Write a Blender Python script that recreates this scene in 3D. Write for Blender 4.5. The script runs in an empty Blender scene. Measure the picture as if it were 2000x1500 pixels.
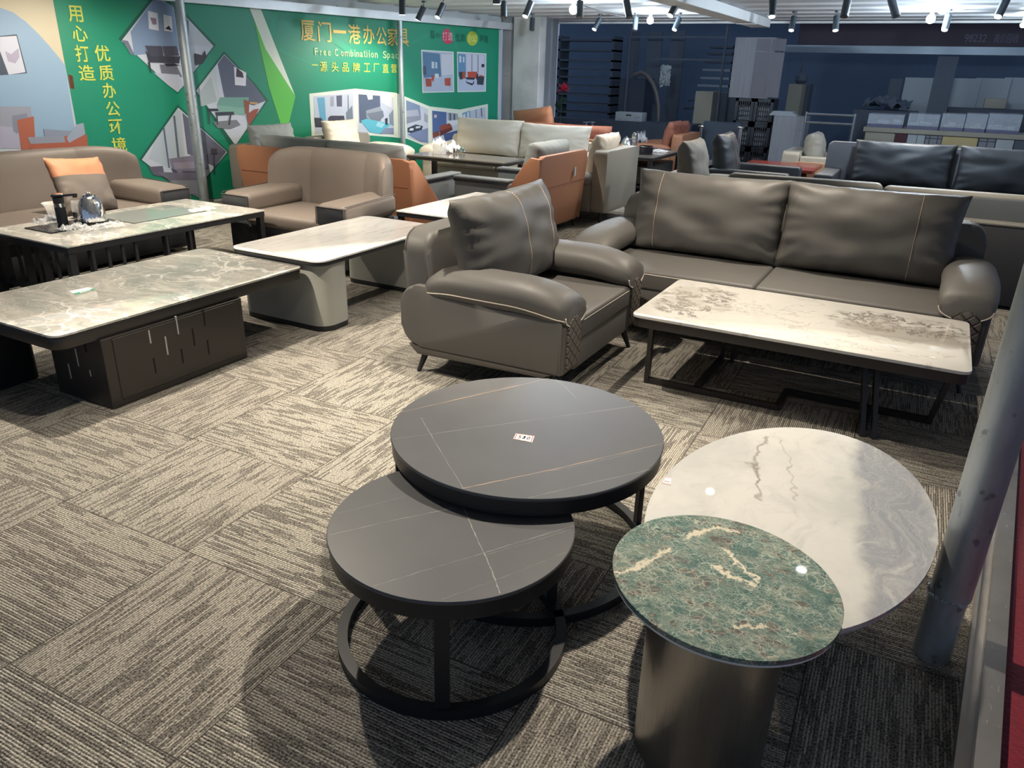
import bpy, bmesh, math, random
from mathutils import Vector, Matrix, noise
random.seed(7)
pi = math.pi
SC = bpy.context.scene
COL = SC.collection
# ---------------------------------------------------------------- camera
F_PX, PITCH, ROLL, CAM_H, YAW = 1473.7, 0.39526, -0.02761, 1.55, math.radians(28)
cp, sp = math.cos(PITCH), math.sin(PITCH)
fw = Vector((0, cp, -sp)); rt = Vector((1, 0, 0)); dn = -(rt.cross(fw))
cr, sr = math.cos(ROLL), math.sin(ROLL)
rt2 = cr*rt + sr*dn; dn2 = -sr*rt + cr*dn
RZ = Matrix.Rotation(YAW, 3, 'Z')
RT, DN, FW = RZ @ rt2, RZ @ dn2, RZ @ fw
cam_d = bpy.data.cameras.new('camera'); cam = bpy.data.objects.new('camera', cam_d); COL.objects.link(cam)
cam_d.sensor_width = 36; cam_d.lens = 36*F_PX/2000; cam_d.clip_start = 0.05; cam_d.clip_end = 200
m = Matrix((RT, -DN, -FW)).transposed().to_4x4(); m.translation = (0, 0, CAM_H)
cam.matrix_world = m
SC.camera = cam
def P(px, py, z=None, u=None, v=None):
    """point of the place seen at a pixel, on the plane of the given height / u / v"""
    d = FW*F_PX + RT*(px-1000) + DN*(py-750)
    if z is not None: t = (z-CAM_H)/d.z
    elif u is not None: t = u/d.x
    else: t = v/d.y
    return Vector((d.x*t, d.y*t, CAM_H+d.z*t))
# ---------------------------------------------------------------- world + exposure
SC.view_settings.view_transform = 'Standard'; SC.view_settings.look = 'None'
SC.view_settings.gamma = 1; SC.view_settings.use_curve_mapping = False
SC.view_settings.exposure = 0.95
w = bpy.data.worlds.new('world'); SC.world = w; w.use_nodes = True
w.node_tree.nodes['Background'].inputs[0].default_value = (0.38, 0.50, 0.72, 1)
w.node_tree.nodes['Background'].inputs[1].default_value = 0.27
# ---------------------------------------------------------------- lamps (u, v, z, watts, angle, aim u, aim v) — fixtures are built further down
WARM = (1.0, 0.885, 0.73); COLD = (0.72, 0.85, 1.0)
CEIL = 2.30
KEY = [  # lit showroom spots above the furniture, plus two added to brighten the banner
    (-0.66, 2.35, 100, 96, -0.85, 1.95, 'above the round black tables'),
    (-3.55, 2.30, 130, 100, -3.3, 2.6, 'above the slotted box table'),
    (-2.05, 3.25, 95, 100, -1.7, 3.6, 'above the near armchair'),
    (-0.95, 4.90, 80, 100, -0.9, 4.5, 'above the three-seat sofa'),
    (-0.20, 4.00, 36, 85, -0.2, 3.8, 'above the veined white table'),
    (-3.40, 4.60, 90, 100, -3.5, 4.2, 'above the white slab-leg table'),
    (-5.20, 3.60, 115, 100, -5.2, 3.6, 'above the kettle table'),
    (-4.20, 4.30, 60, 90, -4.5, 4.9, 'in front of the brown armchair'),
    (-3.60, 6.30, 75, 95, -3.7, 6.5, 'beside the orange armchair'),
    (-5.40, 7.40, 80, 100, -5.6, 7.6, 'behind the long orange sofa'),
    (-2.30, 2.05, 70, 90, -2.0, 1.8, 'above the open carpet'),
    (0.35, 6.00, 60, 90, 0.5, 6.6, 'above the long dark sofa back'),
    (-6.10, 4.70, 75, 130, -7.6, 4.8, 'added beside the left post to brighten the banner'),  # added wall washer that lifts the dark left banner
    (-5.95, 8.60, 60, 120, -7.2, 8.3, 'added to brighten the banner headline'),  # second added wall washer, for the headline part
]
# ---------------------------------------------------------------- node helpers
class NB:
    def __init__(s, name, rough=0.5, metal=0.0, spec=None, coat=0.0):
        s.m = bpy.data.materials.new(name); s.m.use_nodes = True
        s.t = s.m.node_tree; s.n = s.t.nodes; s.l = s.t.links
        s.b = s.n['Principled BSDF']
        s.b.inputs['Roughness'].default_value = rough; s.b.inputs['Metallic'].default_value = metal
        if spec is not None: s.b.inputs['Specular IOR Level'].default_value = spec
        if coat: s.b.inputs['Coat Weight'].default_value = coat
        s._tc = None
    def put(s, sock, v):
        if isinstance(v, bpy.types.NodeSocket): s.l.new(v, sock)
        elif isinstance(v, (tuple, list)):
            v = tuple(v)
            sock.default_value = v+(1,) if (len(v) == 3 and sock.type == 'RGBA') else v
        else: sock.default_value = v
    def obj(s):
        if not s._tc: s._tc = s.n.new('ShaderNodeTexCoord')
        return s._tc.outputs['Object']
    def M(s, op, a, b=0.0, c=None):
        k = s.n.new('ShaderNodeMath'); k.operation = op; s.put(k.inputs[0], a); s.put(k.inputs[1], b)
        if c is not None: s.put(k.inputs[2], c)
        return k.outputs[0]
    def mix(s, f, a, b, mode='MIX'):
        k = s.n.new('ShaderNodeMix'); k.data_type = 'RGBA'; k.blend_type = mode
        s.put(k.inputs[0], f); s.put(k.inputs[6], a); s.put(k.inputs[7], b); return k.outputs[2]
    def sep(s, v):
        k = s.n.new('ShaderNodeSeparateXYZ'); s.put(k.inputs[0], v); return k.outputs
    def comb(s, x, y, z=0.0):
        k = s.n.new('ShaderNodeCombineXYZ'); s.put(k.inputs[0], x); s.put(k.inputs[1], y); s.put(k.inputs[2], z); return k.outputs[0]
    def mapv(s, v, sc=(1, 1, 1), rot=(0, 0, 0), loc=(0, 0, 0)):
        k = s.n.new('ShaderNodeMapping'); s.put(k.inputs[0], v); k.inputs['Scale'].default_value = sc
        k.inputs['Rotation'].default_value = rot; k.inputs['Location'].default_value = loc; return k.outputs[0]
    def noise(s, v, scale=5, detail=4, rough=0.5, dist=0.0, col=False):
        k = s.n.new('ShaderNodeTexNoise'); s.put(k.inputs['Vector'], v); k.inputs['Scale'].default_value = scale
        k.inputs['Detail'].default_value = detail; k.inputs['Roughness'].default_value = rough
        k.inputs['Distortion'].default_value = dist; return k.outputs['Color' if col else 'Fac']
    def vor(s, v, scale=5, feat='F1', out='Distance', rnd=1.0):
        k = s.n.new('ShaderNodeTexVoronoi'); k.feature = feat; s.put(k.inputs['Vector'], v)
        k.inputs['Scale'].default_value = scale; k.inputs['Randomness'].default_value = rnd; return k.outputs[out]
    def white(s, v):
        k = s.n.new('ShaderNodeTexWhiteNoise'); k.noise_dimensions = '3D'; s.put(k.inputs['Vector'], v); return k.outputs['Value']
    def ramp(s, f, stops, interp='LINEAR'):
        k = s.n.new('ShaderNodeValToRGB'); s.put(k.inputs[0], f); r = k.color_ramp; r.interpolation = interp
        while len(r.elements) < len(stops): r.elements.new(0.5)
        for e, (p, c) in zip(r.elements, stops):
            e.position = p; e.color = (c, c, c, 1) if isinstance(c, (int, float)) else (*c, 1)
        return k.outputs[0]
    def step(s, f, lo, hi):
        k = s.n.new('ShaderNodeMapRange'); k.interpolation_type = 'SMOOTHSTEP'; s.put(k.inputs[0], f)
        k.inputs[1].default_value = lo; k.inputs[2].default_value = hi; return k.outputs[0]
    def seg(s, x, y, p0, p1):
        dx, dy = p1[0]-p0[0], p1[1]-p0[1]; L = math.hypot(dx, dy); dx /= L; dy /= L
        rx = s.M('SUBTRACT', x, p0[0]); ry = s.M('SUBTRACT', y, p0[1])
        t = s.M('ADD', s.M('MULTIPLY', rx, dx), s.M('MULTIPLY', ry, dy)); t = s.M('MINIMUM', s.M('MAXIMUM', t, 0.0), L)
        ex = s.M('SUBTRACT', rx, s.M('MULTIPLY', t, dx)); ey = s.M('SUBTRACT', ry, s.M('MULTIPLY', t, dy))
        return s.M('SQRT', s.M('ADD', s.M('MULTIPLY', ex, ex), s.M('MULTIPLY', ey, ey)))
    def base(s, c): s.put(s.b.inputs['Base Color'], c); return s
    def bump(s, h, strength=0.3, dist=0.01):
        k = s.n.new('ShaderNodeBump'); k.inputs['Strength'].default_value = strength; k.inputs['Distance'].default_value = dist
        s.put(k.inputs['Height'], h); s.l.new(k.outputs[0], s.b.inputs['Normal']); return s
def lin(r, g, b):
    f = lambda c: (c/12.92 if c <= 0.04045 else ((c+0.055)/1.055)**2.4)
    return (f(r/255), f(g/255), f(b/255))
_mc = {}
def plain(name, c, rough=0.5, metal=0.0, var=0.06, vs=6.0, bump=0.0, bs=200, spec=None, coat=0.0):
    if name in _mc: return _mc[name]
    k = NB(name, rough, metal, spec, coat)
    n = k.noise(k.obj(), vs, 3)
    k.base(k.mix(n, tuple(x*(1-var) for x in c), tuple(min(1, x*(1+var)) for x in c)))
    if bump: k.bump(k.noise(k.obj(), bs, 2), bump, 0.002)
    _mc[name] = k.m; return k.m
def leather(name, c, rough=0.42):
    if name in _mc: return _mc[name]
    k = NB(name, rough+0.12, 0, 0.32)
    o = k.obj()
    k.base(k.mix(k.noise(o, 3, 3), tuple(x*0.92 for x in c), tuple(x*1.08 for x in c)))
    h = k.M('ADD', k.M('MULTIPLY', k.vor(o, 420), 0.35), k.M('MULTIPLY', k.noise(o, 7, 3), 1.2))
    k.bump(h, 0.16, 0.006)
    k.put(k.b.inputs['Roughness'], k.M('ADD', k.M('MULTIPLY', k.noise(o, 12, 3), 0.14), rough+0.02))
    _mc[name] = k.m; return k.m
def emis(name, c, st):
    if name in _mc: return _mc[name]
    k = NB(name); k.b.inputs['Emission Color'].default_value = (*c, 1); k.b.inputs['Emission Strength'].default_value = st
    k.b.inputs['Base Color'].default_value = (0.8, 0.8, 0.8, 1); _mc[name] = k.m; return k.m
# ---------------------------------------------------------------- object helpers
def obj(name, bm, mats, parent=None, loc=None, smooth=35, kind=None, label=None):
    me = bpy.data.meshes.new(name); bm.normal_update(); bm.to_mesh(me); bm.free()
    for mt in (mats if isinstance(mats, (list, tuple)) else [mats]): me.materials.append(mt)
    if smooth:
        me.polygons.foreach_set('use_smooth', [True]*len(me.polygons)); me.set_sharp_from_angle(angle=math.radians(smooth))
    o = bpy.data.objects.new(name, me); COL.objects.link(o)
    if parent: o.parent = parent
    if loc is not None: o.location = loc
    if kind: o['kind'] = kind
    if label: o['label'] = label
    return o
def tag(o, label, cat, group=None):
    o['label'] = label; o['category'] = cat
    if group: o['group'] = group
    return o
def thing(name, label, cat, loc=(0, 0, 0), rz=0, group=None):
    o = bpy.data.objects.new(name, None); COL.objects.link(o); o.location = loc; o.rotation_euler = (0, 0, math.radians(rz))
    o.empty_display_size = 0.1
    return tag(o, label, cat, group)
def dup(root, loc, rz=None, label=None, scale=None):
    r = root.copy(); COL.objects.link(r); r.location = loc
    if rz is not None: r.rotation_euler = (0, 0, math.radians(rz))
    if scale: r.scale = scale
    if label: r['label'] = label
    for ch in list(root.children):
        c = ch.copy(); COL.objects.link(c); c.parent = r
        for g in ch.children:
            d = g.copy(); COL.objects.link(d); d.parent = c
    return r
def B(): return bmesh.new()
def rbox(bm, x0, x1, y0, y1, z0, z1, r=0.0, seg=3, mi=0, mat=None):
    r0 = bmesh.ops.create_cube(bm, size=1.0); vs = r0['verts']
    for v in vs: v.co = Vector(((x0+x1)/2+v.co.x*(x1-x0), (y0+y1)/2+v.co.y*(y1-y0), (z0+z1)/2+v.co.z*(z1-z0)))
    fs = set(f for v in vs for f in v.link_faces)
    if r > 0:
        es = list(set(e for v in vs for e in v.link_edges))
        rr = min(r, 0.49*min(abs(x1-x0), abs(y1-y0), abs(z1-z0)))
        res = bmesh.ops.bevel(bm, geom=es, offset=rr, segments=seg, profile=0.5, affect='EDGES', clamp_overlap=True)
        vs = list(set(res['verts']) | set(v for v in vs if v.is_valid)); fs = set(f for v in vs for f in v.link_faces)
    for f in fs: f.material_index = mi
    if mat is not None: bmesh.ops.transform(bm, matrix=mat, verts=vs)
    return vs
def prism(bm, pts, axis='x', a=0.0, b=1.0, r=0.0, seg=2, mi=0, mat=None):
    """polygon pts in the plane across the axis, extruded a..b; x:(y,z) y:(x,z) z:(x,y)"""
    mk = {'x': lambda p, t: (t, p[0], p[1]), 'y': lambda p, t: (p[0], t, p[1]), 'z': lambda p, t: (p[0], p[1], t)}[axis]
    va = [bm.verts.new(mk(p, a)) for p in pts]; vb = [bm.verts.new(mk(p, b)) for p in pts]
    n = len(pts); fs = [bm.faces.new(va), bm.faces.new(vb[::-1])]
    for i in range(n): fs.append(bm.faces.new((va[i], vb[i], vb[(i+1) % n], va[(i+1) % n])))
    for f in fs: f.material_index = mi
    vs = va+vb
    if r > 0:
        es = list(fs[0].edges)+list(fs[1].edges)
        res = bmesh.ops.bevel(bm, geom=es, offset=r, segments=seg, profile=0.5, affect='EDGES', clamp_overlap=True)
        vs = list(set(res['verts']) | set(v for v in vs if v.is_valid))
        for f in set(f for v in vs for f in v.link_faces): f.material_index = mi
    bmesh.ops.recalc_face_normals(bm, faces=list(set(f for v in vs for f in v.link_faces)))
    if mat is not None: bmesh.ops.transform(bm, matrix=mat, verts=vs)
    return vs
def rrect(x0, x1, y0, y1, r, n=6):
    out = []
    for cx, cy, a in ((x1-r, y1-r, 0), (x0+r, y1-r, 90), (x0+r, y0+r, 180), (x1-r, y0+r, 270)):
        for k in range(n+1):
            t = math.radians(a+90*k/n); out.append((cx+r*math.cos(t), cy+r*math.sin(t)))
    return out
def smoothp(p, it=2):
    for _ in range(it):
        q = []
        for a, b in zip(p, p[1:]+p[:1]): q += [(a[0]*0.75+b[0]*0.25, a[1]*0.75+b[1]*0.25), (a[0]*0.25+b[0]*0.75, a[1]*0.25+b[1]*0.75)]
        p = q
    return p
def circ(cx, cy, rx, ry=None, n=48, a0=0):
    ry = ry or rx
    return [(cx+rx*math.cos(a0+2*pi*k/n), cy+ry*math.sin(a0+2*pi*k/n)) for k in range(n)]
def tube(bm, pts, r, n=8, closed=False, mi=0, cap=True):
    pts = [Vector(p) for p in pts]; N = len(pts); rings = []; up = None
    for i, p in enumerate(pts):
        a = pts[(i-1) % N] if (closed or i > 0) else p; b = pts[(i+1) % N] if (closed or i < N-1) else p
        t = (b-a).normalized()
        if up is None:
            up = Vector((0, 0, 1)) if abs(t.z) < 0.9 else Vector((1, 0, 0))
        x = t.cross(up).normalized(); up = x.cross(t).normalized()
        rr = r[i] if isinstance(r, (list, tuple)) else r
        rings.append([bm.verts.new(p+x*rr*math.cos(2*pi*k/n)+up*rr*math.sin(2*pi*k/n)) for k in range(n)])
    fs = []
    for i in range(N if closed else N-1):
        A, Bq = rings[i], rings[(i+1) % N]
        for k in range(n): fs.append(bm.faces.new((A[k], A[(k+1) % n], Bq[(k+1) % n], Bq[k])))
    if cap and not closed: fs += [bm.faces.new(rings[0][::-1]), bm.faces.new(rings[-1])]
    for f in fs: f.material_index = mi
    bmesh.ops.recalc_face_normals(bm, faces=fs)
def bar(bm, a, b, w, h=None, mi=0):
    """square bar between two points"""
    h = h or w; a = Vector(a); b = Vector(b); t = (b-a).normalized()
    up = Vector((0, 0, 1)) if abs(t.z) < 0.95 else Vector((1, 0, 0))
    x = t.cross(up).normalized(); y = x.cross(t).normalized()
    q = []
    for p in (a, b):
        q.append([bm.verts.new(p+x*sx*w/2+y*sy*h/2) for sx, sy in ((-1, -1), (1, -1), (1, 1), (-1, 1))])
    fs = [bm.faces.new(q[0][::-1]), bm.faces.new(q[1])]
    for k in range(4): fs.append(bm.faces.new((q[0][k], q[0][(k+1) % 4], q[1][(k+1) % 4], q[1][k])))
    for f in fs: f.material_index = mi
    bmesh.ops.recalc_face_normals(bm, faces=fs)
def lathe(bm, prof, cx=0, cy=0, n=40, mi=0, sx=1, sy=1, cap=True):
    rings = [[bm.verts.new((cx+r*sx*math.cos(2*pi*k/n), cy+r*sy*math.sin(2*pi*k/n), z)) for k in range(n)] for r, z in prof]
    fs = []
    for A, Bq in zip(rings, rings[1:]):
        for k in range(n): fs.append(bm.faces.new((A[k], A[(k+1) % n], Bq[(k+1) % n], Bq[k])))
    if cap and prof[0][0] > 1e-4: fs.append(bm.faces.new(rings[0][::-1]))
    if cap and prof[-1][0] > 1e-4: fs.append(bm.faces.new(rings[-1]))
    for f in fs: f.material_index = mi
    bmesh.ops.remove_doubles(bm, verts=[v for r in rings for v in r], dist=1e-5)
def loft(bm, secs, n=20, mi=0, p=2.6):
    """secs: (centre, half_x, half_z) superellipses across y"""
    rings = []
    for c, a, b in secs:
        c = Vector(c); ring = []
        for k in range(n):
            t = 2*pi*k/n; ct, st = math.cos(t), math.sin(t)
            ring.append(bm.verts.new(c+Vector((a*math.copysign(abs(ct)**(2/p), ct), 0, b*math.copysign(abs(st)**(2/p), st)))))
        rings.append(ring)
    fs = []
    for A, Bq in zip(rings, rings[1:]):
        for k in range(n): fs.append(bm.faces.new((A[k], A[(k+1) % n], Bq[(k+1) % n], Bq[k])))
    fs += [bm.faces.new(rings[0]), bm.faces.new(rings[-1])]
    for f in fs: f.material_index = mi
    bmesh.ops.recalc_face_normals(bm, faces=fs)
    return rings
def pillow(w, h, t, n=34, p=3.0, concave=0.05, wr=0.012, seed=0, mat=None, bm=None, folds=5, base=0.0, mi=0, sag=0.0):
    """puffy cushion standing in the x-z plane, thickness along y; returns bm"""
    bm = bm or bmesh.new(); sides = []
    for sgn in (-1, 1):
        g = []
        for j in range(n+1):
            row = []
            for i in range(n+1):
                s = -1+2*i/n; q = -1+2*j/n
                x = w/2*s*(1-concave*(1-q*q)*abs(s)); z = h/2*q*(1-concave*(1-s*s)*abs(q))
                z -= sag*(1-s*s)*max(0, q)
                e = (max(0, 1-abs(s)**p)*max(0, 1-abs(q)**p))**0.42
                y = t/2*e
                rad = math.hypot(s, q); ang = math.atan2(q, s)
                edge = max(0, 1-min(1-abs(s), 1-abs(q))/0.35)
                cor = (abs(s)*abs(q))**1.5
                f = math.sin(ang*folds*4+seed*1.7+2*noise.noise(Vector((s*2+seed, q*2, sgn))))*edge*(0.25+cor) + 0.8*math.sin(s*17+seed+3*noise.noise(Vector((s*3, q, seed))))*max(0, -q-0.35)*max(0, 0.6+noise.noise(Vector((s*1.5+seed, 0, 1))))
                y += wr*e**0.5*(f*1.2+1.0*noise.noise(Vector((s*2.2+seed*3.1, q*2.2, sgn*2.0)))*1.3)
                ew = wr*0.5*noise.noise(Vector((s*6+seed, q*6, 5)))
                row.append(bm.verts.new((x*(1+ew*0.4), sgn*max(y, 0)+(base*y/t if base else 0), z+ew*0.6*(1 if abs(q) > .9 else 0))))
            g.append(row)
        sides.append(g)
    fs = []
    for g, sgn in zip(sides, (-1, 1)):
        for j in range(n):
            for i in range(n):
                q = (g[j][i], g[j][i+1], g[j+1][i+1], g[j+1][i])
                fs.append(bm.faces.new(q if sgn < 0 else q[::-1]))
    vs = [v for g in sides for r in g for v in r]
    for f in fs: f.material_index = mi
    bmesh.ops.remove_doubles(bm, verts=vs, dist=1e-5)
    if mat is not None: bmesh.ops.transform(bm, matrix=mat, verts=[v for v in vs if v.is_valid])
    return bm
def T(x=0, y=0, z=0, rx=0, ry=0, rz=0):
    return Matrix.Translation((x, y, z)) @ Matrix.Rotation(math.radians(rz), 4, 'Z') @ Matrix.Rotation(math.radians(ry), 4, 'Y') @ Matrix.Rotation(math.radians(rx), 4, 'X')
# ---------------------------------------------------------------- materials
TAUPE = leather('taupe_leather', (0.096, 0.092, 0.086)); TAUPE_D = leather('taupe_leather_dark', (0.072, 0.066, 0.058))
BROWN = leather('brown_leather', (0.17, 0.142, 0.122)); CHAR = leather('charcoal_leather', (0.045, 0.047, 0.052), 0.5)
ORANGE = leather('orange_leather', (0.34, 0.15, 0.08), 0.5); RUST = leather('rust_leather', (0.27, 0.095, 0.06), 0.5)
TANO = leather('light_orange_leather', (0.50, 0.22, 0.12), 0.5)
GREYB = leather('blue_grey_leather', (0.13, 0.145, 0.155), 0.5); GREYC = leather('grey_fabric', (0.23, 0.25, 0.25), 0.7)
GREYW = leather('warm_grey_leather', (0.24, 0.22, 0.185), 0.5); BEIGE = leather('beige_leather', (0.58, 0.52, 0.43), 0.5)
BLACKL = leather('black_leather', (0.028, 0.03, 0.034), 0.38); LGREY = leather('pale_grey_leather', (0.34, 0.345, 0.31), 0.5)
PIPE = plain('pale_piping', (0.62, 0.56, 0.46), 0.6); STITCH = plain('tan_stitching', (0.75, 0.55, 0.36), 0.7)
BLK = plain('black_powder_coat', (0.022, 0.023, 0.026), 0.42, 0.3, 0.1, 5, 0.05, 500)
BLK2 = plain('black_brown_metal', (0.03, 0.027, 0.024), 0.4, 0.4)
CHROME = plain('chrome', (0.75, 0.76, 0.78), 0.08, 1.0, 0.02)
STEEL_D = plain('dark_mirror_plastic', (0.02, 0.02, 0.025), 0.1, 0.2)
WHITEP = plain('white_paint', (0.72, 0.73, 0.72), 0.6, 0, 0.05, 3)
PAPER = plain('white_paper', (0.85, 0.83, 0.8), 0.7); RED_P = plain('red_print', (0.65, 0.08, 0.05), 0.7); INK = plain('black_ink', (0.02, 0.02, 0.02), 0.6)
GREEN_P = plain('green_print', (0.02, 0.22, 0.12), 0.6)

def galv():
    k = NB('galvanised_steel', 0.45, 0.8); o = k.obj()
    n = k.noise(k.mapv(o, (6, 6, 1.6)), 4, 6, 0.65); s = k.noise(k.mapv(o, (3, 3, 120)), 2, 2)
    c = k.mix(n, (0.30, 0.34, 0.36), (0.62, 0.66, 0.68)); c = k.mix(k.step(k.noise(o, 22, 3), 0.62, 0.72), c, (0.25, 0.27, 0.29))
    k.base(c); k.put(k.b.inputs['Roughness'], k.M('ADD', k.M('MULTIPLY', n, 0.3), 0.36))
    return k.bump(k.M('ADD', k.M('MULTIPLY', s, 0.5), n), 0.15, 0.003).m
GALV = galv()
def carpet():
    k = NB('carpet_tiles', 0.95, 0, 0.1); o = k.obj(); x, y, z = k.sep(k.mapv(o, (1, 1, 1), (0, 0, math.radians(-1.4)), (0, 0, 0)))[:3]
    # tile grid, checkerboard of pile directions
    ca, sa = math.cos(math.radians(1.4)), math.sin(math.radians(1.4)); ox, oy = -2.6278, 1.3688
    ox, oy = ox*ca+oy*sa, -ox*sa+oy*ca
    TX, TY = 0.652, 0.6037
    a = k.M('DIVIDE', k.M('SUBTRACT', x, ox), TX); b = k.M('DIVIDE', k.M('SUBTRACT', y, oy), TY)
    ia = k.M('FLOOR', a); ib = k.M('FLOOR', b); fa = k.M('SUBTRACT', a, ia); fb = k.M('SUBTRACT', b, ib)
    par = k.M('FLOORED_MODULO', k.M('ADD', ia, ib), 2.0)
    def sel(p, q): return k.M('ADD', k.M('MULTIPLY', p, k.M('SUBTRACT', 1.0, par)), k.M('MULTIPLY', q, par))
    across = sel(x, y); along = sel(y, x)
    tid = k.white(k.comb(ia, ib, 3.0)); tid2 = k.white(k.comb(ia, ib, 9.0))
    PIT = 0.0085
    r = k.M('DIVIDE', k.M('ADD', across, k.M('MULTIPLY', tid, 3.7)), PIT); ri = k.M('FLOOR', r); rf = k.M('SUBTRACT', r, ri)
    # broken light / dark dashes running along the pile, grouped over two or three ribs
    g2 = k.M('FLOOR', k.M('DIVIDE', ri, 1.0))
    off = k.M('MULTIPLY', k.white(k.comb(g2, ia, ib)), 7.0)
    seg = k.M('DIVIDE', k.M('ADD', along, off), 0.10)
    d1 = k.noise(k.comb(k.M('MULTIPLY', ri, 0.55), k.M('MULTIPLY', along, 5.0), k.M('MULTIPLY', tid, 40.0)), 1.0, 2, 0.5)
    d2 = k.white(k.comb(g2, k.M('FLOOR', seg), k.M('MULTIPLY', tid2, 50.0)))
    band = k.noise(k.comb(k.M('MULTIPLY', across, 12.0), k.M('MULTIPLY', along, 4.0), k.M('MULTIPLY', tid, 20.0)), 1.0, 2)
    d = k.M('ADD', k.M('MULTIPLY', d1, 0.5), k.M('MULTIPLY', d2, 0.5)); d = k.M('ADD', k.M('MULTIPLY', d, 0.62), k.M('MULTIPLY', band, 0.38))
    dark = k.step(d, 0.49, 0.57)
    ribm = k.M('MULTIPLY', k.M('ABSOLUTE', k.M('SUBTRACT', rf, 0.5)), 2.0)      # 1 in the groove
    yarn = k.noise(k.comb(k.M('MULTIPLY', across, 160.0), k.M('MULTIPLY', along, 160.0), 0.0), 1.0, 3, 0.7)
    c = k.mix(dark, (0.58, 0.54, 0.455), (0.165, 0.15, 0.126))
    c = k.mix(k.M('MULTIPLY', tid, 0.28), c, (0.27, 0.22, 0.18))
    c = k.mix(k.M('MULTIPLY', k.step(ribm, 0.35, 0.95), 0.82), c, (0.045, 0.04, 0.034))
    c = k.mix(k.step(yarn, 0.40, 0.60), k.mix(0.55, c, (0.02, 0.018, 0.016)), k.mix(0.22, c, (0.85, 0.82, 0.74)))
    e = k.M('MINIMUM', k.M('MINIMUM', fa, k.M('SUBTRACT', 1.0, fa)), k.M('MINIMUM', fb, k.M('SUBTRACT', 1.0, fb)))
    c = k.mix(k.step(e, 0.006, 0.0), c, (0.07, 0.063, 0.056))
    k.base(c)
    h = k.M('ADD', k.M('MULTIPLY', k.M('SUBTRACT', 1.0, ribm), 0.8), k.M('MULTIPLY', yarn, 0.9))
    h = k.M('ADD', h, k.M('MULTIPLY', dark, -0.5))
    return k.bump(h, 0.8, 0.006).m
def warp(k, o, sc, amt, det=4):
    wv = k.noise(o, sc, det, col=True); m_ = k.n.new('ShaderNodeMix'); m_.data_type = 'VECTOR'; m_.inputs[0].default_value = amt
    k.put(m_.inputs[4], o); k.put(m_.inputs[5], wv); return m_.outputs[1]
def marble_grey():      # cloudy grey-green slab with pale feathered veins
    k = NB('grey_green_marble', 0.09, 0, 0.5, 0.3); o = k.obj(); ov = warp(k, o, 2.6, 0.42, 7); o2 = warp(k, o, 9, 0.12, 5)
    big = k.noise(k.mapv(ov, (1.2, 2.2, 1), (0, 0, 0.5)), 2.2, 6, 0.65)
    streak = k.noise(k.mapv(o2, (1.6, 11, 1), (0, 0, 0.45)), 1.8, 6, 0.65)
    c = k.mix(k.step(big, 0.35, 0.65), (0.50, 0.475, 0.43), (0.33, 0.36, 0.33)); c = k.mix(k.M('MULTIPLY', k.step(streak, 0.42, 0.72), 0.8), c, (0.64, 0.62, 0.56))
    c = k.mix(k.M('MULTIPLY', k.step(k.noise(k.mapv(o2, (2, 14, 1), (0, 0, 0.2)), 1.6, 5), 0.58, 0.72), 0.5), c, (0.30, 0.32, 0.30))
    for sc, w_, f in ((2.7, 0.026, 0.9), (5.5, 0.034, 0.75), (11, 0.045, 0.5)):
        e = k.vor(ov, sc, 'DISTANCE_TO_EDGE'); mk = k.step(k.noise(o, sc*0.8, 3), 0.42, 0.60)
        c = k.mix(k.M('MULTIPLY', k.M('MULTIPLY', k.step(e, w_, 0.0), f), mk), c, (0.86, 0.84, 0.78))
    return k.base(c).m
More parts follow.
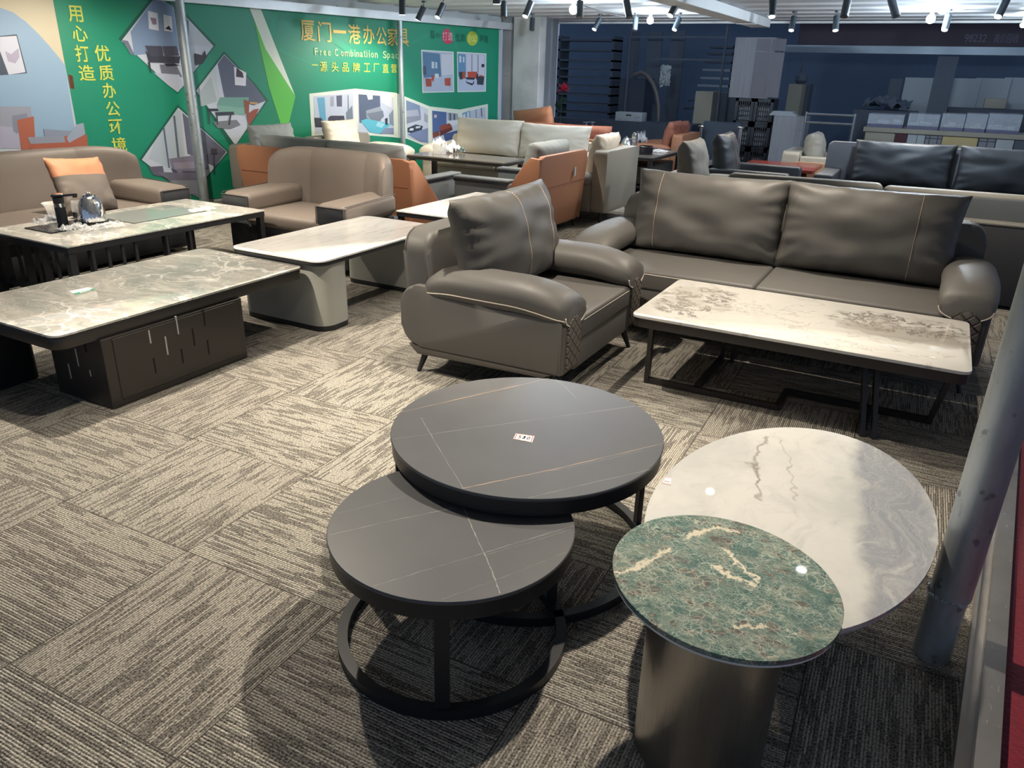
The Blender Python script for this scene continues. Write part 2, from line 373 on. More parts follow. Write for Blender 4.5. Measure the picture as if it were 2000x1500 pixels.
def marble_white(name='white_veined_marble', clusters=True):
    k = NB(name, 0.04, 0, 0.5, 0.2); o = k.obj(); x, y, z = k.sep(o)[:3]
    if clusters:
        wv = k.noise(o, 5, 4, col=True); mixv = k.n.new('ShaderNodeMix'); mixv.data_type = 'VECTOR'; mixv.inputs[0].default_value = 0.16
        k.put(mixv.inputs[4], o); k.put(mixv.inputs[5], wv); ov = mixv.outputs[1]
        c = k.mix(k.step(k.noise(o, 2, 4), 0.4, 0.7), (0.76, 0.74, 0.69), (0.66, 0.65, 0.61))
        n1 = k.noise(k.mapv(ov, (1, 1, 1)), 7, 8, 0.72, 0.6)
        ridge = k.M('ABSOLUTE', k.M('SUBTRACT', n1, 0.5))
        def blob(cx, cy, rx, ry):
            d = k.M('ADD', k.M('POWER', k.M('DIVIDE', k.M('SUBTRACT', x, cx), rx), 2.0), k.M('POWER', k.M('DIVIDE', k.M('SUBTRACT', y, cy), ry), 2.0))
            d = k.M('ADD', d, k.M('MULTIPLY', k.M('SUBTRACT', k.noise(o, 9, 4), 0.5), 1.6)); return k.step(d, 1.1, 0.55)
        mk = k.M('MAXIMUM', blob(-0.56, 0.03, 0.22, 0.36), blob(0.45, 0.16, 0.36, 0.20))
        c = k.mix(k.M('MULTIPLY', blob(0.50, 0.0, 0.34, 0.13), 0.75), c, (0.42, 0.385, 0.335))
        c = k.mix(k.M('MULTIPLY', k.M('MULTIPLY', mk, k.step(ridge, 0.05, 0.0)), 0.95), c, (0.16, 0.14, 0.12))
        c = k.mix(k.M('MULTIPLY', mk, k.M('MULTIPLY', k.step(k.noise(o, 6, 4), 0.4, 0.6), 0.45)), c, (0.42, 0.38, 0.33))
        l1 = k.M('ABSOLUTE', k.M('SUBTRACT', k.noise(k.mapv(ov, (0.8, 1.6, 1), (0, 0, 0.5)), 1.7, 7, 0.62), 0.5))
        c = k.mix(k.M('MULTIPLY', k.step(l1, 0.008, 0.0), 0.5), c, (0.30, 0.28, 0.26))
    else:
        c = k.mix(k.step(k.noise(o, 1.5, 2), 0.4, 0.7), (0.80, 0.79, 0.76), (0.73, 0.73, 0.72))
        s = k.noise(k.mapv(o, (14, 1.3, 1), (0, 0, -0.35)), 1.0, 5, 0.6)
        c = k.mix(k.M('MULTIPLY', k.step(k.M('ABSOLUTE', k.M('SUBTRACT', s, 0.52)), 0.03, 0.0), 0.45), c, (0.45, 0.45, 0.46))
    return k.base(c).m
def marble_oval():
    k = NB('oval_grey_marble', 0.035, 0, 0.5, 0.3); o = k.obj(); x, y, z = k.sep(o)[:3]; ov = warp(k, o, 4, 0.25, 6)
    c = k.mix(k.step(k.noise(ov, 3, 6, 0.6), 0.35, 0.65), (0.56, 0.555, 0.53), (0.44, 0.445, 0.43))
    c = k.mix(k.M('MULTIPLY', k.step(k.noise(k.mapv(ov, (3, 7, 1), (0, 0, 0.3)), 3, 7, 0.7), 0.50, 0.72), 0.6), c, (0.40, 0.405, 0.40))
    t = k.M('ADD', k.M('SUBTRACT', k.M('MULTIPLY', x, 0.235), y), k.M('MULTIPLY', k.M('SUBTRACT', k.noise(o, 5, 5, 0.6), 0.5), 0.13))
    band = k.M('MULTIPLY', k.step(t, 0.155, 0.215), k.step(t, 0.46, 0.34)); st = k.noise(k.mapv(ov, (2.2, 13, 1), (0, 0, -0.23)), 2.0, 8, 0.7)
    c = k.mix(k.M('MULTIPLY', band, k.M('ADD', 0.25, k.M('MULTIPLY', k.step(st, 0.30, 0.58), 0.75))), c, (0.25, 0.265, 0.29))
    c = k.mix(k.M('MULTIPLY', k.M('MULTIPLY', band, k.step(k.M('ABSOLUTE', k.M('SUBTRACT', st, 0.56)), 0.02, 0.0)), 0.3), c, (0.56, 0.56, 0.54))
    for p0, p1, w_, f in (((0.424, 0.198), (0.192, 0.176), 0.012, 0.75), ((0.192, 0.176), (0.089, 0.127), 0.012, 0.9), ((0.089, 0.127), (-0.011, 0.089), 0.010, 0.7), ((0.414, 0.147), (0.044, -0.008), 0.006, 0.45)):
        wx = k.M('ADD', x, k.M('MULTIPLY', k.M('SUBTRACT', k.noise(o, 17, 4), 0.5), 0.09)); wy = k.M('ADD', y, k.M('MULTIPLY', k.M('SUBTRACT', k.noise(k.mapv(o, (1, 1, 1), (0, 0, 0), (3, 1, 0)), 17, 4), 0.5), 0.09))
        c = k.mix(k.M('MULTIPLY', k.step(k.seg(wx, wy, p0, p1), w_, 0.0), f), c, (0.24, 0.225, 0.19))
    return k.base(c).m
def marble_green():
    k = NB('green_breccia_stone', 0.035, 0, 0.5, 0.4); o = k.obj(); x, y, z = k.sep(o)[:3]; ov = warp(k, o, 18, 0.045, 5); o2 = k.mapv(ov, (1.0, 1.7, 1), (0, 0, 0.6))
    c = k.ramp(k.noise(o, 8, 6, 0.65), [(0.30, (0.05, 0.075, 0.065)), (0.45, (0.085, 0.15, 0.135)), (0.58, (0.17, 0.19, 0.155)), (0.72, (0.05, 0.155, 0.15))])
    cs = k.sep(k.vor(o2, 38, 'F1', 'Color'))
    c = k.mix(k.M('MULTIPLY', cs[0], 0.6), c, (0.035, 0.105, 0.105)); c = k.mix(k.step(cs[1], 0.84, 0.92), c, (0.10, 0.098, 0.088)); c = k.mix(k.M('MULTIPLY', k.step(cs[2], 0.7, 1.0), 0.5), c, (0.24, 0.28, 0.23))
    for sc, w_, f in ((34, 0.07, 0.5), (64, 0.09, 0.55), (120, 0.12, 0.4)):
        e = k.vor(o2, sc, 'DISTANCE_TO_EDGE'); mk = k.step(k.noise(o, sc*0.35, 4), 0.35, 0.65); c = k.mix(k.M('MULTIPLY', k.M('MULTIPLY', k.step(e, w_, 0.0), f), mk), c, (0.52, 0.55, 0.46))
    n = k.noise(ov, 16, 6, 0.75); c = k.mix(k.M('MULTIPLY', k.step(n, 0.60, 0.70), 0.7), c, (0.62, 0.58, 0.46))
    wx = k.M('ADD', x, k.M('MULTIPLY', k.M('SUBTRACT', k.noise(o, 40, 6, 0.7), 0.5), 0.075)); wy = k.M('ADD', y, k.M('MULTIPLY', k.M('SUBTRACT', k.noise(k.mapv(o, (1, 1, 1), (0, 0, 0), (3, 1, 0)), 40, 6, 0.7), 0.5), 0.075))
    for p0, p1, w_, f in (((-0.235, -0.13), (-0.186, -0.069), 0.014, 0.85), ((-0.186, -0.069), (-0.14, 0.05), 0.014, 0.85), ((-0.026, 0.112), (0.07, 0.028), 0.009, 0.95), ((-0.037, 0.03), (0.064, 0.007), 0.009, 0.95), ((-0.12, 0.113), (-0.072, 0.194), 0.013, 0.8), ((-0.072, 0.194), (-0.02, 0.205), 0.011, 0.8), ((0.06, -0.15), (0.12, -0.12), 0.009, 0.8)):
        c = k.mix(k.M('MULTIPLY', k.step(k.seg(wx, wy, p0, p1), w_*0.75, w_*0.2), f), c, (0.66, 0.60, 0.47))
    c = k.mix(k.step(k.noise(o, 12, 2), 0.74, 0.78), c, (0.36, 0.17, 0.10))
    return k.base(c).m
CARPET = carpet(); M_GREY = marble_grey(); M_WV = marble_white(); M_WS = marble_white('white_streaked_stone', False)
M_OVAL = marble_oval(); M_GREEN = marble_green()
SLATE = plain('black_sintered_stone', (0.082, 0.085, 0.09), 0.40, 0, 0.08, 9, 0.03, 900, 0.5)
VEIN_W = plain('pale_stone_vein', (0.27, 0.27, 0.26), 0.45); VEIN_O = plain('rust_stone_vein', (0.40, 0.28, 0.19), 0.45)
STONE_D = plain('dark_tea_table_stone', (0.13, 0.12, 0.11), 0.12, 0, 0.15, 4)

# ---------------------------------------------------------------- room shell
VW = 12.65                                         # line where the ceiling and shop front end
bm = B(); prism(bm, [(-9.5, -2.5), (4.2, -2.5), (4.2, 22), (-9.5, 22)], 'z', -0.12, 0.0)
obj('floor', bm, CARPET, smooth=0, kind='structure')
# green banner wall (plane through W0 along WD)
WA = math.radians(78.42); W0 = Vector((-7.48, 6.38, 0)); WD = Vector((math.cos(WA), math.sin(WA), 0)); WN = Vector((math.sin(WA), -math.cos(WA), 0))
def wpt(s, z, off=0.0): p = W0+WD*s+WN*off; return Vector((p.x, p.y, z))
def wall_hit(px, py, off=0.0):
    d = FW*F_PX + RT*(px-1000) + DN*(py-750); o = Vector((0, 0, CAM_H)); q = W0+WN*off
    t = (q-o).dot(WN)/d.dot(WN); h = o+d*t; return (h-W0).dot(WD), h.z
def wallbox(bm, s0, s1, o0, o1, z0, z1, mi=0):
    q = [wpt(s, z, o) for z in (z0, z1) for s, o in ((s0, o0), (s1, o0), (s1, o1), (s0, o1))]
    v = [bm.verts.new(p) for p in q]
    fs = [bm.faces.new([v[i] for i in f]) for f in ((0, 1, 2, 3), (4, 5, 6, 7), (0, 1, 5, 4), (1, 2, 6, 5), (2, 3, 7, 6), (3, 0, 4, 7))]
    for f in fs: f.material_index = mi
    bmesh.ops.recalc_face_normals(bm, faces=fs)
WALLM = plain('wall_plaster', (0.50, 0.52, 0.52), 0.8, 0, 0.08, 3, 0.1, 40)
bm = B(); wallbox(bm, -5.2, 5.16, -0.2, -0.004, 0, 2.6); obj('wall_left', bm, WALLM, smooth=0, kind='structure')
# white painted corner column with a narrow return and scuffed face
def colm():
    k = NB('scuffed_white_paint', 0.65); o = k.obj()
    c = k.mix(k.step(k.noise(o, 2.5, 5), 0.35, 0.7), (0.50, 0.51, 0.50), (0.66, 0.655, 0.63))
    c = k.mix(k.M('MULTIPLY', k.step(k.noise(k.mapv(o, (9, 9, 40)), 1.0, 4), 0.70, 0.74), 0.7), c, (0.12, 0.13, 0.14))
    return k.base(c).bump(k.noise(o, 30, 4), 0.2, 0.004).m
COLM = colm()
c0 = P(972, 150, v=11.46).x; c1 = P(1001, 150, v=11.46).x; c2 = P(1052, 150, v=11.46).x
bm = B()
v1 = P(1064, 150, u=c2).y; v2 = P(1086, 150, u=c2).y
rbox(bm, c0, c1, 11.60, v1, 0, 2.45); rbox(bm, c1-0.005, c2, 11.46, v1, 0, 2.45, 0.01, 1)
rbox(bm, c0, c1+0.02, 11.585, 11.61, 1.64, 1.655)
obj('wall_back', bm, COLM, smooth=0, kind='structure')
# roller-shutter rails at the edge of the shop front
bm = B(); w3 = (v2-v1)
rbox(bm, c2-0.10, c2-0.012, v1+0.004, v1+w3*0.42, 0, 2.35); rbox(bm, c2-0.10, c2-0.03, v1+w3*0.42, v1+w3*0.58, 0, 2.35); rbox(bm, c2-0.10, c2, v1+w3*0.58, v2, 0, 2.35)
obj('trim_1', bm, plain('rail_aluminium', (0.40, 0.43, 0.46), 0.45, 0.5), smooth=0, kind='structure')
r1 = c2
# corrugated white deck ceiling, ribs along u
bm = B(); prof = []; y = -2.6
while y < VW-0.1:
    prof += [(y, CEIL+0.06), (y+0.10, CEIL), (y+0.42, CEIL), (y+0.50, CEIL+0.06)]; y += 0.62
prof += [(VW-0.12, CEIL+0.06), (VW-0.12, CEIL-0.0), (VW, CEIL-0.0)]
top = [(VW, CEIL+0.16), (-2.6, CEIL+0.16)]
prism(bm, prof+top, 'x', -8.6, 5.0)
DECK = plain('ceiling_deck_white', (0.62, 0.64, 0.66), 0.5, 0.0, 0.05, 2)
obj('ceiling', bm, DECK, smooth=0, kind='structure')
# white box beam running under the ceiling towards the shop front
bm = B(); u0 = P(1450, 36, z=2.2).x; u1 = P(1540, 45, z=2.2).x
rbox(bm, -2.72, -2.46, -1.5, 12.1, 2.185, 2.297, 0.004, 1); rbox(bm, -2.72, -2.46, 11.2, 11.23, 2.18, 2.187)
obj('trim_2', bm, WHITEP, smooth=0, kind='structure')
# front edge strip of the ceiling
bm = B(); rbox(bm, -8.6, 5.0, VW, VW+0.05, CEIL-0.03, CEIL+0.2); obj('trim_3', bm, WHITEP, smooth=0, kind='structure')
# ---------------------------------------------------------------- steel scaffold pipes
def pipe(name, label, pts, r, seg=20):
    bm = B(); tube(bm, pts, r, seg); return tag(obj(name, bm, GALV), label, 'steel pipe')
p = wpt(-0.215, 0, 0.14); pipe('steel_post', 'grey galvanised post standing before the green banner, leftmost of the three posts', [(p.x, p.y, 0), (p.x, p.y, CEIL-0.005)], 0.056)
p = wpt(2.915, 0, 0.12); pipe('steel_post', 'slim pale steel post in front of the banner headline lettering', [(p.x, p.y, 0), (p.x, p.y, 2.115)], 0.036)
a = wpt(-4.2, 2.165, 0.12); b = wpt(5.72, 2.165, 0.12)
bm = B(); bar(bm, a, b, 0.09, 0.095); tag(obj('steel_beam', bm, plain('smudged_white_steel', (0.55, 0.57, 0.58), 0.4, 0.3, 0.35, 1.5)), 'pale smudged steel beam running along the top of the green banner', 'beam')
# big foreground post, bowed at a welded joint near its foot
fp = (0.281, 2.136)
bm = B(); tube(bm, [(fp[0], fp[1], 0.0), (fp[0], fp[1], 0.20), (fp[0]+0.004, fp[1]+0.002, 0.215), (fp[0]+0.004, fp[1]+0.002, 2.29)], [0.050, 0.050, 0.0535, 0.0535], 32)
post = tag(obj('steel_post', bm, GALV), 'thick galvanised steel post beside the oval marble table at the carpet edge', 'steel pipe')
bm = B(); rnd = random.Random(3)
for k in range(40):
    t = 2*pi*k/40; q = Vector((fp[0]+0.052*math.cos(t), fp[1]+0.052*math.sin(t), 0.212+rnd.uniform(-0.004, 0.004)))
    bmesh.ops.create_icosphere(bm, subdivisions=1, radius=rnd.uniform(0.004, 0.007), matrix=Matrix.Translation(q))
obj('weld_seam', bm, GALV, post)
# channel rail along the carpet edge + red carpet beyond
bm = B()
def railpt(v, off): return 0.333+(v-1.70)*0.079+off
vs_ = [-1.5, 4.3]
def strip(o0, o1, z0, z1, mi=0):
    prism(bm, [(railpt(vs_[0], o0), vs_[0]), (railpt(vs_[0], o1), vs_[0]), (railpt(vs_[1], o1), vs_[1]), (railpt(vs_[1], o0), vs_[1])], 'z', z0, z1, mi=mi)
strip(0.0, 0.010, 0.0, 0.05); strip(0.010, 0.036, 0.0, 0.022); strip(0.036, 0.088, 0.0, 0.075)
def railm():
    k = NB('scratched_channel_steel', 0.33, 0.9); o = k.obj(); n = k.noise(o, 9, 5, 0.6)
    c = k.mix(n, (0.38, 0.36, 0.34), (0.62, 0.60, 0.58)); c = k.mix(k.step(k.noise(k.mapv(o, (60, 9, 10), (0, 0, 0.6)), 2, 2), 0.70, 0.74), c, (0.9, 0.9, 0.88)); return k.base(c).bump(n, 0.2, 0.003).m
tag(obj('steel_rail', bm, railm(), smooth=0), 'scratched steel channel rail along the edge of the carpet tiles', 'rail')
def redm():
    k = NB('red_velvet_carpet', 0.95, 0, 0.1); o = k.obj(); n = k.noise(o, 60, 4, 0.7)
    k.base(k.mix(n, (0.09, 0.002, 0.008), (0.24, 0.008, 0.022))); k.b.inputs['Sheen Weight'].default_value = 0.4
    return k.bump(n, 0.5, 0.006).m
bm = B(); N = 60; g = []
for j in range(N+1):
    v = -1.5+5.8*j/N; row = []
    for i in range(13):
        uu = railpt(v, 0.092)+2.2*i/12; zz = 0.034+0.012*noise.noise(Vector((uu*2.5, v*1.6, 0)))*min(1, i/2)
        row.append(bm.verts.new((uu, v, zz)))
    g.append(row)
for j in range(N):
    for i in range(12): bm.faces.new((g[j][i], g[j][i+1], g[j+1][i+1], g[j+1][i]))
ext = bmesh.ops.extrude_face_region(bm, geom=bm.faces[:]); bmesh.ops.translate(bm, verts=[e for e in ext['geom'] if isinstance(e, bmesh.types.BMVert)], vec=(0, 0, -0.018))
bmesh.ops.recalc_face_normals(bm, faces=bm.faces[:])
tag(obj('red_carpet', bm, redm()), 'deep red carpet beyond the steel rail at the right', 'carpet')
# ---------------------------------------------------------------- printed banner on the wall
def flat(c): return plain('print_%02x%02x%02x' % c, lin(*c), 0.55, 0, 0.03, 3)
class Print:
    """flat printed picture; shapes are given where they stand on the wall plane"""
    def __init__(s, base=0.002): s.bm = B(); s.m = []; s.k = 0; s.b = base
    def mi(s, c):
        if c not in s.m: s.m.append(c)
        return s.m.index(c)
    def poly(s, pts, c, px=True):
        s.k += 1; off = s.b+0.0006*s.k
        q = [wall_hit(*p, off) if px else p for p in pts]
        f = s.bm.faces.new([s.bm.verts.new(wpt(a, z, off)) for a, z in q]); f.material_index = s.mi(c)
        f.normal_update()
        if f.normal.dot(WN) < 0: f.normal_flip()
    def line(s, pts, wd, c, px=True):
        for p, q in zip(pts, pts[1:]):
            d = Vector((q[0]-p[0], q[1]-p[1])); 
            if d.length < 1e-6: continue
            n = Vector((-d.y, d.x)).normalized()*wd/2
            s.poly([(p[0]+n.x, p[1]+n.y), (q[0]+n.x, q[1]+n.y), (q[0]-n.x, q[1]-n.y), (p[0]-n.x, p[1]-n.y)], c, px)
    def done(s, name, parent, label=None): return obj(name, s.bm, [flat(c) for c in s.m], parent, smooth=0, label=label)
bn = thing('wall_banner', 'huge green printed banner covering the left wall, with yellow lettering and room pictures', 'banner')
bm = B(); k0 = NB('banner_green_vinyl', 0.5); o = k0.obj()
c = k0.mix(k0.step(k0.noise(o, 0.7, 2), 0.3, 0.7), lin(10, 128, 92), lin(16, 138, 108)); k0.base(c)
s_l = wall_hit(122, 100)[0]; wallbox(bm, s_l, 5.10, 0.0, 0.003, 0.03, 2.21); gb = obj('green_field', bm, k0.m, bn, smooth=0)
# left picture panel with blue wall and tan arc
pr = Print(0.0)
pr.poly([(-4.6, 0.03), (wall_hit(160, 290)[0], 0.03), (s_l, 2.21), (-4.6, 2.21)], (205, 196, 170), False)
arc = [wall_hit(*p) for p in ((0, 15), (25, 24), (50, 42), (75, 66), (95, 88), (115, 112), (130, 132), (142, 148))]
pr.poly([(-4.6, 0.1), (-4.6, arc[0][1]+0.1)]+arc+[wall_hit(172, 290), (wall_hit(172, 290)[0], 0.1)], (142, 172, 200), False)
pr.poly([(-4.6, 0.08), (-4.6, 0.72), wall_hit(60, 282), wall_hit(165, 268), (wall_hit(172, 290)[0]+0.02, 0.08)], (190, 198, 208), False)
pr.poly([(126, 120), (142, 148), (172, 285), (150, 285)], (180, 192, 210)); pr.poly([(133, 145), (142, 148), (146, 175), (137, 172)], (150, 70, 60))
pr.poly([(0, 70), (33, 67), (53, 143), (0, 147)], (60, 75, 95)); pr.poly([(0, 72), (32, 70), (50, 141), (17, 146), (0, 100)], (205, 210, 225)); pr.poly([(10, 100), (22, 106), (36, 94), (38, 112), (30, 124), (16, 120)], (172, 165, 190))
pr.poly([(0, 208), (60, 208), (62, 232), (52, 262), (0, 262)], (150, 155, 172)); pr.poly([(0, 246), (38, 250), (40, 290), (0, 290)], (168, 168, 190))
pr.poly([(24, 226), (52, 221), (55, 232), (34, 262), (26, 256)], (128, 135, 155)); pr.poly([(33, 235), (66, 227), (70, 290), (42, 293)], (168, 96, 74))
pr.poly([(85, 252), (140, 256), (132, 280), (88, 268)], (135, 145, 165)); pr.poly([(54, 269), (128, 266), (170, 263), (172, 288), (62, 294)], (168, 92, 72)); pr.poly([(54, 268), (125, 266), (128, 278), (60, 281)], (140, 148, 166)); pr.poly([(130, 270), (150, 243), (163, 240), (167, 262), (135, 279)], (150, 162, 182))
pr.done('picture_panel', bn, 'blue room picture with a tan arc at the banner left')
# diamond pictures
def diamond(rim, inner, shapes, label):
    p_ = Print(0.004); p_.poly(rim, (20, 92, 72)); p_.poly(inner, (196, 202, 215))
    for pts, c_ in shapes: p_.poly(pts, c_)
    p_.done('picture_print', bn, label)
diamond([(231, 76), (303, -14), (357, 20), (422, 88), (347, 183)], [(237, 80), (305, -8), (357, 26), (417, 90), (347, 181)],
  [([(255, 62), (302, -4), (338, 12), (350, 100), (262, 108)], (128, 150, 182)), ([(352, 30), (368, 40), (370, 112), (356, 110)], (90, 100, 112)), ([(370, 45), (405, 78), (412, 92), (372, 88)], (190, 195, 205)),
   ([(289, 21), (308, 26), (310, 60), (291, 56)], (222, 224, 232)), ([(319, 28), (335, 32), (337, 62), (321, 60)], (222, 224, 232)), ([(293, 34), (305, 36), (306, 48), (298, 48)], (150, 130, 145)), ([(322, 56), (330, 50), (336, 60)], (50, 56, 80)),
   ([(283, 89), (316, 90), (320, 110), (292, 110)], (72, 72, 88)), ([(317, 90), (345, 90), (350, 109), (321, 110)], (78, 78, 94)), ([(284, 98), (290, 122), (350, 124), (352, 110), (296, 110)], (58, 60, 74)), ([(288, 122), (293, 142), (296, 142), (293, 122)], (50, 54, 66)),
   ([(312, 126), (344, 126), (356, 150), (318, 156)], (110, 114, 128)), ([(320, 124), (340, 124), (352, 128), (326, 130)], (40, 44, 54)), ([(380, 104), (395, 108), (400, 98), (404, 112), (396, 124), (382, 128)], (60, 56, 68)), ([(238, 78), (250, 80), (262, 105), (256, 108)], (110, 118, 138)),
   ([(300, 142), (350, 146), (360, 166), (347, 180), (328, 166)], (182, 188, 206))], 'upper diamond picture of a dark sofa')
diamond([(380, 176), (437, 100), (500, 165), (524, 196), (459, 288), (450, 285)], [(383, 177), (438, 106), (498, 168), (519, 197), (460, 284)],
  [([(425, 125), (438, 107), (498, 168), (519, 197), (495, 206), (438, 190)], (92, 98, 118)), ([(388, 172), (420, 130), (430, 198), (392, 208)], (188, 196, 200)), ([(391, 178), (412, 150), (424, 198), (396, 206)], (168, 180, 184)),
   ([(457, 130), (481, 142), (480, 168), (459, 166)], (222, 222, 230)), ([(462, 132), (474, 142), (476, 152), (461, 150)], (60, 48, 62)), ([(430, 190), (486, 190), (484, 212), (424, 206)], (112, 160, 148)), ([(424, 205), (480, 212), (478, 225), (430, 220)], (128, 176, 162)), ([(476, 194), (487, 198), (486, 222), (478, 222)], (140, 84, 62)),
   ([(488, 199), (504, 200), (503, 204), (488, 203)], (190, 150, 92)), ([(416, 238), (462, 234), (470, 244), (450, 252), (425, 250)], (120, 124, 130)), ([(404, 212), (425, 212), (428, 217), (406, 217)], (46, 54, 62)), ([(420, 219), (456, 218), (458, 224), (422, 226)], (52, 62, 70)),
   ([(422, 224), (424, 244), (426, 244), (425, 224)], (56, 64, 70)), ([(449, 224), (446, 244), (449, 244), (452, 224)], (56, 64, 70)), ([(406, 217), (408, 243), (410, 243), (409, 217)], (56, 64, 70)), ([(482, 224), (496, 214), (506, 212), (500, 226), (486, 246)], (150, 78, 62))], 'right diamond picture of a mint green sofa')
diamond([(272, 311), (347, 204), (447, 296), (402, 352), (398, 392), (352, 374)], [(277, 312), (348, 210), (444, 297), (398, 352), (390, 386), (354, 372)],
  [([(356, 220), (442, 296), (420, 326), (366, 300)], (96, 98, 116)), ([(300, 280), (346, 214), (354, 218), (362, 312), (330, 328), (290, 310)], (178, 190, 202)), ([(338, 226), (342, 226), (352, 320), (348, 322)], (92, 104, 118)), ([(318, 250), (321, 246), (332, 328), (329, 328)], (92, 104, 118)),
   ([(330, 310), (402, 300), (408, 330), (380, 336), (338, 338)], (128, 122, 142)), ([(338, 318), (400, 314), (404, 328), (342, 330)], (150, 144, 162)), ([(334, 328), (346, 334), (352, 356), (348, 358)], (74, 76, 92)), ([(356, 334), (384, 334), (390, 352), (352, 356)], (84, 86, 98)), ([(290, 326), (318, 324), (322, 346), (300, 342)], (96, 94, 112)),
   ([(412, 290), (424, 290), (424, 301), (413, 301)], (66, 62, 76)), ([(417, 301), (419, 301), (420, 340), (417, 340)], (60, 60, 70)), ([(330, 352), (395, 350), (392, 384), (352, 372)], (136, 138, 152)), ([(306, 336), (400, 338), (398, 352), (330, 352)], (112, 108, 124))], 'lower diamond picture of a grey sofa')
# white and lime shards
p_ = Print(0.004); p_.poly([(479, -6), (500, -6), (576, 186), (570, 178), (519, 96)], (214, 222, 208)); p_.poly([(496, 38), (519, 96), (577, 188), (564, 242), (548, 242), (525, 170)], (92, 186, 76)); p_.done('shard_shapes', bn)
# translucent lighter loops printed behind the title
for L_ in ([(([(530, 70), (536, 34), (548, 18), (566, 20), (596, 40), (640, 70), (700, 110)]), 11, (24, 146, 112))], [([(596, 84), (640, 40), (660, 12)], 5, (24, 142, 110))], [([(545, 96), (575, 112), (620, 128)], 5, (22, 140, 108))], [([(800, 86), (846, 64), (868, 52), (880, 56), (894, 100)], 7, (34, 140, 108))]):
    p_ = Print(0.0034)
    for a_ in L_: p_.line(*a_)
    p_.done('loop_pattern', bn)
# pair of framed prints at the right end
def framed(corn, shapes, label):
    p_ = Print(0.005); p_.poly(corn, (206, 216, 212)); cx = sum(a for a, b in corn)/4; cy = sum(b for a, b in corn)/4
    p_.poly([(cx+(a-cx)*0.93, cy+(b-cy)*0.94) for a, b in corn], (168, 180, 196))
    for pts, c_ in shapes: p_.poly(pts, c_)
    p_.done('picture_print', bn, label)
framed([(822.5, 97), (886, 101), (887, 180), (825, 181.5)], [([(825, 101), (859, 105), (862, 150), (828, 155)], (82, 118, 150)), ([(862, 106), (884, 106), (885, 145), (863, 148)], (196, 200, 212)), ([(828, 152), (884, 148), (885, 178), (828, 179)], (172, 184, 204)),
  ([(843, 120), (848, 121), (848, 134), (843, 133)], (196, 206, 216)), ([(850, 121), (854, 122), (854, 134), (850, 133)], (190, 200, 210)), ([(831, 153), (843, 154), (843, 169), (832, 169)], (158, 72, 58)), ([(843, 145), (848, 150), (847, 160), (843, 156)], (166, 74, 56)), ([(868, 153), (880, 152), (880, 168), (869, 167)], (164, 78, 62)), ([(849, 144), (857, 144), (857, 152), (850, 152)], (206, 210, 216)), ([(826, 130), (832, 128), (833, 146), (827, 146)], (66, 84, 104))], 'left print of the pair with rust chairs')
framed([(892.5, 101), (950, 104.5), (949, 179), (893.5, 180)], [([(894, 105), (909, 106), (910, 146), (895, 150)], (94, 138, 176)), ([(911, 106), (946, 108), (946, 150), (911, 148)], (194, 198, 214)), ([(896, 150), (947, 148), (946, 176), (896, 177)], (176, 188, 212)), ([(921, 106), (922.5, 106), (922.5, 142), (921, 142)], (110, 116, 130)), ([(933, 107), (934.5, 107), (934.5, 142), (933, 142)], (100, 106, 120)),
  ([(897, 109), (901, 109), (901, 122), (897, 122)], (196, 206, 218)), ([(904, 111), (907, 111), (907, 122), (904, 122)], (196, 206, 218)), ([(896, 141), (903, 140), (904, 155), (898, 155)], (44, 52, 64)), ([(903, 140), (909, 140), (909, 153), (903, 154)], (164, 78, 52)), ([(913, 140), (932, 140), (932, 153), (914, 153)], (176, 72, 58)), ([(931, 145), (934, 143), (934, 155), (930, 155)], (44, 50, 60)), ([(909, 151), (928, 152), (926, 156), (911, 155)], (40, 46, 56)), ([(910, 156), (911, 162), (922, 167), (926, 163), (926, 157), (923, 163), (912, 160)], (52, 58, 70)),
  ([(932, 149), (946, 149), (944, 166), (932, 165)], (48, 56, 70)), ([(936, 147), (943, 147), (943, 149.5), (936, 149.5)], (176, 84, 56)), ([(941, 125), (946, 125), (946, 131), (941, 131)], (50, 54, 66))], 'right print of the pair with rust sofa set')
# zigzag strip of five room prints
p_ = Print(0.005)
p_.poly([(604, 183), (694, 173), (772, 181), (800, 192), (840, 208), (898, 214), (953, 203), (953, 260), (900, 290), (840, 288), (822, 282), (795, 271), (768, 268), (690, 262), (660, 262), (612, 320)], (214, 222, 210)); p_.done('strip_frame', bn)
def shot(pts, shapes, label):
    p_ = Print(0.0065); p_.poly(pts, (186, 194, 210))
    for q, c_ in shapes: p_.poly(q, c_)
    p_.done('picture_print', bn, label)
shot([(612, 188), (690, 182), (692, 262), (660, 262), (616, 262)], [([(619, 191), (634, 190), (637, 237), (625, 232)], (98, 160, 188)), ([(645, 189), (652, 188), (652, 208), (645, 208)], (150, 156, 172)), ([(657, 187), (668, 186), (668, 208), (658, 208)], (88, 92, 116)), ([(679, 186), (680.5, 186), (682, 236), (680, 236)], (110, 120, 136)), ([(614, 230), (627, 230), (633, 238), (632, 249), (616, 248)], (52, 50, 64)), ([(641, 230), (646, 226), (672, 226), (674, 240), (641, 242)], (60, 58, 74)), ([(676, 220), (688, 206), (690, 238), (678, 240)], (112, 124, 140)), ([(638, 243), (660, 240), (644, 256)], (110, 112, 122))], 'first strip print with dark sofas')
